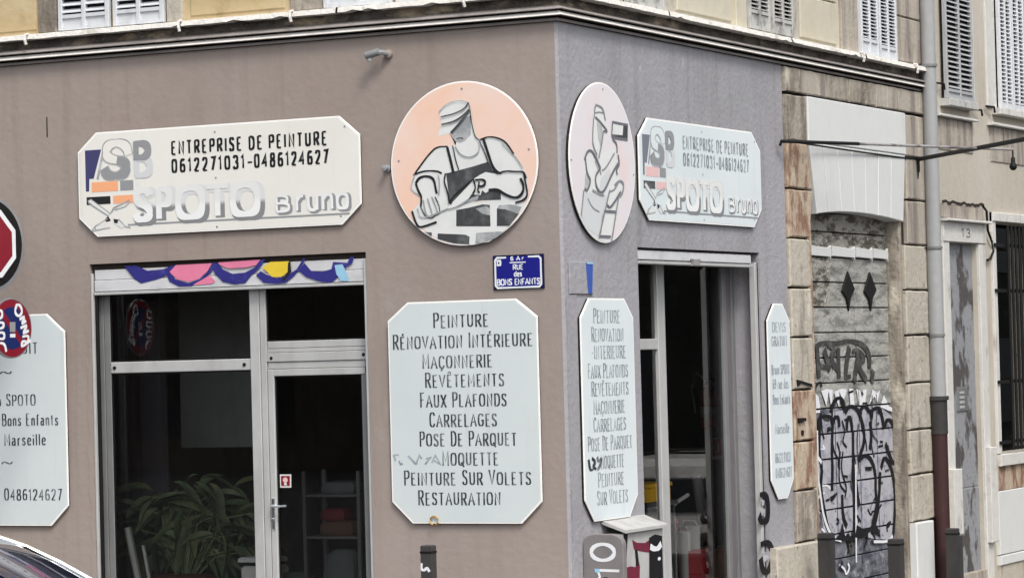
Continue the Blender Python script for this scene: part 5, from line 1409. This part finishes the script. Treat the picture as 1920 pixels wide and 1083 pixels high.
nbox('white_dado', 10.33, 14, .14, .815, -.01, .04, m=WHITE)
nbox('white_dado', 10.33, 14, .03, .13, -.01, .05, m=WHITE)
nbox('stone_dado', 10.33, 14, -1.2, .025, -.01, .03, m=STONE)
# upstairs
louvre(WB, 8.93, 9.79, 4.93, 7.2, 2, .052, SHUTG, nb, .10, n0=.06)
louvre(WB, 10.74, 11.17, 4.94, 7.2, 2, .044, SHUTP, nb, .06, n0=.05)
louvre(WB, 11.19, 11.62, 4.94, 7.2, 2, .044, SHUTP, nb, .06, n0=.05)
nbox('window_sill', 8.9, 9.83, 4.85, 4.925, -.01, .11, m=SHUTO)
nbox('window_sill', 10.6, 12.0, 4.86, 4.93, -.01, .10, m=NTRIM)
nbox('sill_slab', 8.68, 9.92, 4.735, 4.76, -.01, .07)
nbox('sill_slab', 10.42, 12.6, 4.735, 4.765, -.01, .07)
nbox('wall_strip', 8.72, 9.9, 4.40, 4.73, -.01, .012, m=STONE_G)
nbox('wall_strip', 10.5, 12.6, 4.35, 4.73, -.01, .012, m=STONE_G)
nbox('window_surround', 10.42, 10.72, 4.93, 7.4, -.01, .02)
nbox('window_surround', 9.83, 10.0, 4.93, 7.4, -.01, .018)
for s, z in ((10.42, 4.93), (8.79, 5.07), (9.99, 4.87), (11.75, 5.1)):
    a = MB(); a.tube([WB(s - .1, z, .03), WB(s + .08, z, .06), WB(s + .1, z - .06, .06)], .012, IRON, 6); a.build('shutter_catch', parent=nb)
t = MB(); t.tube([(.12, 4.8, 4.72)], .01) if False else None

# ------------------------------------------------------------------ things seen through the glass
t = thing('potted_plant', (-3.95, .72, .45), 'leafy green potted plant behind the big shop window', 'plant')
a = MB(); a.lathe((-3.95, .66, .12), (0, 0, 1), [(0, .22), (.45, .29), (.5, .31), (.52, .28)], POT, 20); a.build('pot', parent=t, smooth=True)
def leaf_mesh(L, W_, droop):
    g = MB()
    vs = []
    k = 6
    for i in range(k + 1):
        u_ = i / k
        w_ = W_ * math.sin(math.pi * min(1, u_ * .96 + .03)) ** .8
        y = L * u_
        z = -droop * u_ * u_ * L
        vs += [(-w_ / 2, y, z + .25 * w_), (0, y, z), (w_ / 2, y, z + .25 * w_)]
    fs = []
    for i in range(k):
        a_ = i * 3
        fs += [(a_, a_ + 1, a_ + 4, a_ + 3), (a_ + 1, a_ + 2, a_ + 5, a_ + 4)]
    g.raw(vs, fs, LEAF)
    return g.mesh('leaf', smooth=True, solid=False)
LM = [leaf_mesh(.30, .10, .5), leaf_mesh(.36, .12, .9), leaf_mesh(.26, .09, .2), leaf_mesh(.32, .13, 1.3)]
stm = MB()
for i in range(170):
    an = rnd.uniform(0, 2 * math.pi)
    rr = rnd.uniform(.02, 1) ** .7
    tip = Vector((-3.93 + .52 * rr * math.cos(an) + .08 * (rr > .6) * (math.cos(an) > 0), max(.62, .74 + .30 * rr * math.sin(an)), .80 + rnd.uniform(.0, .74) * (1 - .55 * rr * rr)))
    o = bpy.data.objects.new('leaf', LM[i % 4])
    col.objects.link(o)
    o.parent = t
    o.location = tip - Vector(t.location)
    o.rotation_euler = (rnd.uniform(-.9, .9) - .1, rnd.uniform(-.6, .6), (an if math.sin(an) > -.2 else rnd.choice([0.1, 3.0])) - math.pi / 2 + rnd.uniform(-.4, .4))
    sc = rnd.uniform(.75, 1.15)
    o.scale = (sc, sc, sc)
    if i % 3 == 0:
        stm.tube([(-3.95, .66, .5), ((-3.95 + tip.x) / 2, (.66 + tip.y) / 2, tip.z - .05), tuple(tip)], .006, LEAF, 5, caps=False)
stm.build('stems', parent=t, solid=False)
t = thing('white_bin', (-3.05, .5, .12), 'small white bin with a flat lid inside beside the plant', 'bin')
a = MB(); a.wbox(-3.22, -2.9, .4, .62, .12, .73, PWHITE, .02); a.build('body', parent=t)
a = MB(); a.wbox(-3.24, -2.92, .38, .64, .76, .8, PWHITE, .015); a.wbox(-3.22, -2.94, .4, .62, .735, .76, RUBBER); a.build('lid', parent=t)
t = MB(); t.tube([(-4.15, .42, .12), (-4.27, .3, 1.05)], .03, PWHITE, 6); t.tube([(-4.05, .42, .12), (-4.13, .32, .9)], .015, PWHITE, 6)
tag(t.build('leaning_batten'), 'pale batten leaning inside the left edge of the big shop window', 'batten')
SX0, SX1 = -2.648, -2.168
t = thing('stock_shelf', ((SX0 + SX1) / 2, .65, .12), 'shelf unit stacked with cloths and tools behind the shop door glass', 'shelf')
a = MB()
for z in (0.969, 1.309):
    a = MB(); a.wbox(SX0, SX1, .5, .85, z - .02, z, INTG, .004); a.build('shelf_board', parent=t)
for x_ in (SX0 - .032, SX1 + .002):
    for y_ in (.5, .82):
        a = MB(); a.wbox(x_, x_ + .03, y_, y_ + .03, .12, 1.5, INTG, .004); a.build('post', parent=t)
def soft(name, x, y, z, w_, d_, h_, m, label, cat):
    a = MB()
    k = 10
    vs, fs = [], []
    for j, (zz_, sc) in enumerate(((0, .9), (.25, 1.02), (.6, 1.0), (.9, .86), (1, .5))):
        for i in range(k):
            an = 2 * math.pi * i / k
            q = 1 / max(abs(math.cos(an)), abs(math.sin(an))) * .5 + .5
            vs.append((x + w_ / 2 * math.cos(an) * q * sc * rnd.uniform(.95, 1.04), y + d_ / 2 * math.sin(an) * q * sc, z + h_ * zz_))
    for j in range(4):
        for i in range(k):
            fs.append((j * k + i, j * k + (i + 1) % k, (j + 1) * k + (i + 1) % k, (j + 1) * k + i))
    fs += [tuple(reversed(range(k))), tuple(range(4 * k, 5 * k))]
    a.raw(vs, fs, m)
    return tag(a.build(name, smooth=True), label, cat)
XC = (SX0 + SX1) / 2
soft('folded_cloth', XC, .66, 0.969 + .002, .34, .26, .12, TAN, 'brown folded cloth, lower of the pile behind the door glass', 'cloth')
soft('red_cloth', XC - .04, .66, 0.969 + .124, .24, .22, .10, REDC, 'dark red folded cloth, top of the pile behind the door glass', 'cloth')
soft('grey_bundle', XC + .02, .66, 1.309 + .002, .34, .26, .10, CLOTH, 'flat grey bundle on the top shelf behind the door glass', 'bundle')
soft('grey_sack', XC + .02, .66, .32, .32, .28, 0.895 - .36, CLOTH, 'slumped grey sack below the shelves behind the door glass', 'sack')
soft('dusty_sack', XC - .42, .62, .12, .42, .3, .55, CLOTH, 'dusty grey sack on the floor left of the shelf behind the door glass', 'sack')
# through the side doorway (camera looks deep along the side wall)
def at(px_s, depth): pass
EX, EY, EZ = -.66, 4.25, 1.70
t = thing('fire_extinguisher', (EX, EY, EZ), 'red fire extinguisher with white label inside the side doorway', 'fire extinguisher')
a = MB(); a.lathe((EX, EY, EZ), (0, 0, 1), [(0, .06), (.01, .075), (.30, .075), (.35, .05), (.37, .025), (.40, .025)], REDX, 18); a.build('cylinder', parent=t, smooth=True)
a = MB(); a.lathe((EX, EY, EZ + .1), (0, 0, 1), [(0, .0765), (.10, .0765)], PWHITE, 18); a.build('label_band', parent=t, smooth=True)
a = MB(); a.tube([(EX, EY, EZ + .38), (EX, EY, EZ + .44)], .022, RUBBER, 8); a.tube([(EX - .09, EY, EZ + .46), (EX + .06, EY, EZ + .43)], .014, RUBBER, 6); a.build('valve', parent=t, smooth=True)
a = MB(); a.tube([(EX, EY - .02, EZ + .42), (EX - .1, EY - .02, EZ + .5), (EX - .15, EY - .02, EZ + .36), (EX - .11, EY - .05, EZ + .14)], .012, PWHITE, 6); a.build('hose', parent=t, smooth=True)
t = thing('wall_notice', (-.61, 4.34, 1.42), 'small red and white pictogram notice under the extinguisher', 'notice')
a = MB(); a.box(FA(), -.68, -.55, 1.42, 1.61, -4.347, -4.34, PWHITE); a.build('card', parent=t)
a = MB(); a.box(FA(), -.67, -.56, 1.45, 1.60, -4.34, -4.338, REDX); a.box(FA(), -.625, -.605, 1.48, 1.57, -4.338, -4.337, PWHITE); a.build('pictogram', parent=t)
t = MB(); t.tube([(-.6, 4.2, .12), (-.6, 4.0, .72), (-.6, 3.80, 1.31)], [.055, .056, .052], SILVER, 14)
tag(t.build('silver_roll', smooth=True), 'silver wrapped roll leaning inside the side doorway', 'roll')
t = MB(); t.tube([(-.9, 3.0, 1.06), (-.75, 3.2, 1.06), (-.7, 3.32, 1.0), (-.65, 3.45, 1.08), (-.6, 3.6, 1.14)], .018, PWHITE, 6)
tag(t.build('pale_tube', smooth=True), 'pale bent tube lying across the clutter inside the side doorway', 'tube')
t = thing('yellow_box', (-.6, 2.8, 1.13), 'bright yellow plastic box on a narrow table behind the side window', 'box')
a = MB(); a.wbox(-.74, -.5, 2.45, 3.0, 1.13, 1.25, YBOX, .012); a.build('box', parent=t)
a = MB(); a.wbox(-.755, -.485, 2.435, 3.015, 1.252, 1.285, YBOX, .008); a.build('lid', parent=t)
t = thing('narrow_table', (-.62, 2.7, .12), 'narrow grey table carrying the yellow box behind the side window', 'table')
a = MB(); a.wbox(-.8, -.45, 2.4, 3.05, 1.09, 1.127, INTG, .006); a.build('table_top', parent=t)
for x_, y_ in ((-.78, 2.43), (-.5, 2.43), (-.78, 2.99), (-.5, 2.99)):
    a = MB(); a.wbox(x_, x_ + .03, y_, y_ + .03, .12, 1.088, INTG); a.build('leg', parent=t)
t = thing('plastic_drum', (-.95, 3.35, .66), 'pale plastic drum with red cap standing on the crates inside the doorway', 'drum')
a = MB(); a.lathe((-.95, 3.5, .665), (0, 0, 1), [(0, .13), (.02, .15), (.3, .15), (.34, .12), (.37, .05), (.40, .05)], CABL, 16); a.build('body', parent=t, smooth=True)
a = MB(); a.lathe((-.95, 3.5, 1.065), (0, 0, 1), [(0, .055), (.05, .055)], REDX, 12); a.build('cap', parent=t, smooth=True)
for (x0, y0, w_, d_, h_, m_, lb) in ((-1.15, 3.2, .66, .62, .52, RBOX, 'dark red crate on the floor inside the side doorway'), (-.62, 4.0, .24, .26, .50, YBOX, 'amber yellow crate beside the red crate inside the doorway')):
    t = thing('crate', (x0 + w_ / 2, y0, .12), lb, 'crate')
    a = MB(); a.wbox(x0, x0 + w_, y0, y0 + d_, .12, .12 + h_, m_, .01); a.build('body', parent=t)
    a = MB(); a.wbox(x0 - .01, x0 + w_ + .01, y0 - .01, y0 + d_ + .01, .12 + h_, .145 + h_, m_, .006); a.build('rim', parent=t)

for (x_, y_, z_, r_, h_, m_, lb) in ((-.52, 3.28, .67, .075, .17, PWHITE, 'small white paint pot at the front of the red crate'), (-.55, 3.52, .67, .085, .20, CABL, 'grey paint pot behind the small white one on the red crate'),
                                     (-.72, 3.42, .67, .09, .26, REDX, 'tall red paint pot at the back of the red crate')):
    t = thing('paint_pot', (x_, y_, z_), lb, 'paint pot')
    a = MB(); a.lathe((x_, y_, z_), (0, 0, 1), [(0, r_ * .9), (h_ * .95, r_), (h_, r_ * 1.06), (h_ * 1.02, r_ * .9)], m_, 16); a.build('body', parent=t, smooth=True)
    a = MB(); a.tube([(x_ - r_, y_, z_ + h_ * .9), (x_ - r_ * .6, y_ - .03, z_ + h_ * 1.25), (x_ + r_ * .6, y_ - .03, z_ + h_ * 1.25), (x_ + r_, y_, z_ + h_ * .9)], .006, GALV, 6); a.build('handle', parent=t, smooth=True)
for i_, (x_, y_, h_, lb) in enumerate(((-.46, 3.15, .95, 'shorter cardboard-pale roll standing before the red crate'), (-.5, 3.0, 1.15, 'taller pale roll standing before the red crate'))):
    a = MB(); a.tube([(x_, y_, .12), (x_ - .02, y_ + .05, .12 + h_ * .75)], .04, CABL, 12)
    tag(a.build('paper_roll', smooth=True), lb, 'roll')
# ------------------------------------------------------------------ traffic signs on a pole at the left
t = thing('no_parking_sign', (-4.6, -.8, 2.48), 'small round blue and red no-parking sign scrawled with white graffiti, at the left edge', 'road sign')
cN = Vector((-4.599, -.8, 2.729))
nd = Vector((1, -.08, 0)).normalized()
rt = Vector((0, 0, 1)).cross(nd).normalized()
FN = lambda s, z, n=0.0: cN + rt * s + Vector((0, 0, 1)) * z + nd * n
RN = .245
a = MB(); a.prism(FN, arcpts(0, 0, RN, RN, 0, 352.5, 47), -.02, .002, GALV, .003); a.build('plate', parent=t)
a = MB(); a.prism(FN, arcpts(0, 0, RN - .012, RN - .012, 0, 352.5, 47), .001, .003, REDS); a.build('red_ring', parent=t)
a = MB(); a.prism(FN, arcpts(0, 0, RN * .70, RN * .70, 0, 352.5, 47), .002, .004, SIGNB); a.build('blue_field', parent=t)
a = MB(); a.prism(FN, [(-RN * .56, RN * .42), (-RN * .42, RN * .56), (RN * .56, -RN * .42), (RN * .42, -RN * .56)], .003, .005, REDS); a.build('red_slash', parent=t)
a = MB()
for q in ([(.06, .19), (.03, .13), (.08, .09), (.13, .13), (.10, .19), (.05, .19)], [(.09, .07), (.16, .1), (.11, .03), (.17, .06)], [(.1, .0), (.19, .03), (.12, -.05), (.2, -.02)], [(.12, -.07), (.2, -.06), (.19, -.12), (.12, -.1), (.1, -.16), (.22, -.1)],
          [(-.2, .13), (-.12, .15), (-.12, .08), (-.2, .08)], [(-.21, .04), (-.1, .05), (-.11, 0), (-.2, 0)], [(-.19, -.04), (-.1, -.03), (-.1, -.09), (-.19, -.08)], [(-.18, -.12), (-.1, -.12), (-.08, -.19)]):
    a.ribbon(FN, chaikin(q), .02, .018, .0065, SPRAYW)
a.build('white_graffiti', parent=t, solid=False)
a = MB(); a.flat(FN, [(-.03, -.03), (.035, -.03), (.04, .05), (-.03, .05)], .006, GREYP); a.flat(FN, [(-.03, -.075), (.035, -.075), (.035, -.045), (-.03, -.045)], .006, SIGNW); a.build('grey_sticker', parent=t, solid=False)
t2 = thing('stop_sign', (-4.8, -.8, 3.02), 'red octagon with white border on a round black backing ring, cut by the left edge', 'road sign')
cS = Vector((-4.80, -.8, 3.422))
nd2 = Vector((1, -.15, 0)).normalized(); rt2 = Vector((0, 0, 1)).cross(nd2).normalized()
FS = lambda s, z, n=0.0: cS + rt2 * s + Vector((0, 0, 1)) * z + nd2 * n
RS = .395
a = MB(); a.prism(FS, arcpts(0, 0, RS, RS, 0, 352.5, 47), -.03, .0, GALV, .004); a.build('round_backing', parent=t2)
a = MB(); a.prism(FS, arcpts(0, 0, RS - .03, RS - .03, 0, 352.5, 47), -.001, .002, RUBBER); a.build('black_disc', parent=t2)
oc = lambda r: [(r * math.cos(math.radians(22.5 + 45 * i)), r * math.sin(math.radians(22.5 + 45 * i))) for i in range(8)]
a = MB(); a.prism(FS, oc(.30), .002, .022, SIGNW, .003); a.build('white_border', parent=t2)
a = MB(); a.prism(FS, oc(.25), .021, .024, REDS); a.build('red_face', parent=t2)
t3 = thing('sign_pole', (-4.84, -.86, .03), 'grey steel sign pole just outside the left edge, carrying the two road signs', 'pole')
a = MB(); a.tube([(-4.84, -.86, .03), (-4.84, -.86, 3.9)], .03, GALV, 12); a.build('tube', parent=t3, smooth=True)
a = MB(); a.tube([(-4.84, -.86, cN.z), tuple(cN - nd * .03)], .012, GALV, 6); a.tube([(-4.84, -.86, cS.z), tuple(cS - nd2 * .03)], .012, GALV, 6); a.build('brackets', parent=t3)

# ------------------------------------------------------------------ car nose-down at the lower left
CX, CY, CZ = .52, -8.24, 1.595
CA = math.radians(27)
car = thing('parked_car', (CX - 1.2, CY - .2, -.1), 'dark blue car with bright chrome window line at the lower left corner', 'car')
# side profile (x forward, z): greenhouse and body, loft across the width
def car_pt(x, z, y):
    return Vector((CX + x * math.cos(CA) - (1.7 - y) * math.sin(CA), CY + x * math.sin(CA) + (1.7 - y) * math.cos(CA), CZ + z))
roof = [(-3.6, -.42), (-3.3, -.22), (-2.9, -.08), (-2.3, -.015), (-1.7, 0.0), (-1.1, -.01), (-.6, -.045), (-.2, -.10), (-.07, -.135), (.08, -.19), (.27, -.285), (.5, -.42), (.8, -.61), (1.0, -.74)]
a = MB()
k = len(roof)
ys = [(.02, -.06), (.12, -.012), (.4, 0.02), (.85, .03), (1.3, .02), (1.58, -.012), (1.68, -.06)]
vs = [car_pt(x, z + dz, y) for (x, z) in roof for (y, dz) in ys]
m_ = len(ys)
fs = [(i * m_ + j, i * m_ + j + 1, (i + 1) * m_ + j + 1, (i + 1) * m_ + j) for i in range(k - 1) for j in range(m_ - 1)]
a.raw(vs, fs, CARB)
a.build('roof', parent=car, smooth=True, solid=False)
for side, yy in ((1, 0.0), (-1, 1.7)):
    sg = -1 if side == 1 else 1
    a = MB()
    a.tube([car_pt(x, z - .055, yy - .012 * sg) for x, z in roof], .014, CHROME, 8)
    a.build('chrome_strip', parent=car, smooth=True)
    a = MB()
    a.tube([car_pt(x, z - .02, yy + .02 * sg) for x, z in roof], .016, CHROME, 8)
    a.build('roof_rail', parent=car, smooth=True)
    a = MB()
    a.tube([car_pt(x, z - .092, yy - .012 * sg) for x, z in roof], .026, CARB, 8)
    a.build('window_top_frame', parent=car, smooth=True)
    a = MB()
    a.tube([car_pt(x, z - .125, yy - .016 * sg) for x, z in roof[:-1]], .008, CHROME, 8)
    a.build('inner_chrome_strip', parent=car, smooth=True)
    a = MB()
    up_ = [car_pt(x, z - .12, yy - .008 * sg) for x, z in roof[1:]]
    lo_ = [car_pt(x * .99 + (.25 if x > 0 else 0), -.75, yy - .09 * sg) for x, z in roof[1:]]
    n_ = len(up_)
    a.raw(up_ + lo_, [(i, i + 1, n_ + i + 1, n_ + i) for i in range(n_ - 1)], CARGLASS)
    a.build('side_window', parent=car, smooth=True, solid=False)
body_poly = [(-3.75, -1.45), (-3.8, -.95), (-3.65, -.76), (-2, -.73), (1.0, -.73), (2.0, -.85), (2.15, -1.05), (2.15, -1.45), (1.85, -1.48), (1.75, -1.2), (1.4, -1.06), (1.05, -1.2), (.95, -1.48), (-2.2, -1.48), (-2.3, -1.2), (-2.65, -1.06), (-3.0, -1.2), (-3.1, -1.48)]
a = MB(); a.prism(lambda s, z, n: car_pt(s, z, -n), body_poly, -1.78, .08, CARB, .04); a.build('body', parent=car)
a = MB()
a.raw([car_pt(.1, -.2, .12), car_pt(.1, -.2, 1.58), car_pt(1.05, -.75, 1.62), car_pt(1.05, -.75, .08)], [(0, 1, 2, 3)], CARGLASS)
a.build('windscreen', parent=car, solid=False)
for wx in (1.4, -2.65):
    for wy, s_ in ((-.02, 1), (1.72, -1)):
        wy0 = wy
        a = MB(); c0 = car_pt(wx, -1.39, wy0); a.lathe(c0, (s_ * math.sin(CA), -s_ * math.cos(CA), 0), [(-.02, .2), (0, .32), (.18, .32), (.2, .2)], TYRE, 24); w_ = a.build('wheel', parent=car, smooth=True)
        a = MB(); a.lathe(c0, (s_ * math.sin(CA), -s_ * math.cos(CA), 0), [(-.015, .05), (0, .19), (.02, .2)], GALV, 16); a.build('rim', parent=w_, smooth=True)

# ------------------------------------------------------------------ van standing further down the side street (seen mirrored in the doorway glass)
vx, vy, vz = 5.85, 16.0, -.88
van = thing('white_van', (vx, vy, vz), 'white van parked down the side street, visible only as a reflection in the doorway glass', 'van')
a = MB()
prof = [(0, .35), (0, 1.0), (.12, 1.75), (.25, 1.85), (2.2, 1.88), (2.6, 1.8), (3.2, 1.15), (3.9, 1.0), (4.1, .85), (4.1, .35)]
a.prism(lambda s, z, n: Vector((vx - .8 + n, vy + s, vz + z)), prof, 0, 1.6, VANW, .05)
a.build('body', parent=van)
for q_ in (-.29, .29):
    a = MB(); a.wbox(vx + q_ - .25, vx + q_ + .25, vy - .012, vy + .1, vz + 1.15, vz + 1.6, OPPW, .02); a.build('rear_window', parent=van)
a = MB(); a.wbox(vx - .008, vx + .008, vy - .015, vy + .05, vz + .5, vz + 1.75, RUBBER); a.build('door_seam', parent=van)
a = MB(); a.wbox(vx - .82, vx + .82, vy - .08, vy + .1, vz + .36, vz + .6, POSTM, .03); a.build('bumper', parent=van)
a = MB(); a.wbox(vx + .06, vx + .5, vy - .02, vy + .05, vz + .8, vz + .92, SIGNW, .005); a.build('number_plate', parent=van)
a = MB(); a.tube([(vx - .7, vy + .4, vz + 1.92), (vx + .7, vy + .4, vz + 1.92)], .02, RUBBER, 6); a.tube([(vx - .7, vy + 1.6, vz + 1.92), (vx + .7, vy + 1.6, vz + 1.92)], .02, RUBBER, 6); a.build('roof_bars', parent=van)
for s_ in (-1, 1):
    a = MB(); a.wbox(vx + s_ * .72 - .05, vx + s_ * .72 + .05, vy - .02, vy + .1, vz + .75, vz + 1.1, REDX, .01); a.build('tail_light', parent=van)
    a = MB(); a.raw([(vx + s_ * .806, vy + 2.4, vz + 1.1), (vx + s_ * .806, vy + 3.1, vz + 1.1), (vx + s_ * .806, vy + 2.6, vz + 1.7), (vx + s_ * .806, vy + 2.2, vz + 1.7)], [(0, 1, 2, 3)], OPPW); a.build('side_window', parent=van, solid=False)
    for wy in (.8, 3.3):
        a = MB(); a.lathe((vx + s_ * .62, vy + wy, vz + .32), (s_, 0, 0), [(0, .32), (.2, .32), (.21, .2)], TYRE, 20); a.build('wheel', parent=van, smooth=True)

# ------------------------------------------------------------------ buildings across the streets (their light and their mirror images)
def facade(name, x0, x1, y0, y1, h, label, side):
    t = thing(name, ((x0 + x1) / 2, (y0 + y1) / 2, -2), label, 'building')
    a = MB(); a.wbox(x0, x1, y0, y1, -3, h, OPP if side == 'n' else OPPD, .02); a.build('wall', parent=t)
    L = (x1 - x0) if side == 'n' else (y1 - y0)
    for fl in range(3):
        for i in range(int(L / 3.2)):
            c_ = 1.6 + i * 3.2
            z = .6 + fl * 3.4
            a = MB()
            if side == 'n': a.box(lambda s, z_, n_: Vector((x0 + s, y1 + n_, z_)), c_ - .55, c_ + .55, z, z + 1.9, 0.002, .04, OPPW)
            else: a.box(lambda s, z_, n_: Vector((x0 - n_, y0 + s, z_)), c_ - .55, c_ + .55, z, z + 1.9, 0.002, .04, OPPW)
            a.build('window', parent=t)
    return t
facade('opposite_building', -45, 4, -52, -40, 10, 'tan building across the square, seen only as a dark reflection in the shop window', 'n')
facade('side_street_building', 11, 20, 9, 60, 6.5, 'added dark building across the side street, keeping bright sky out of the doorway glass reflection', 'w')  # block added so the doorway glass mirrors something dark instead of sky
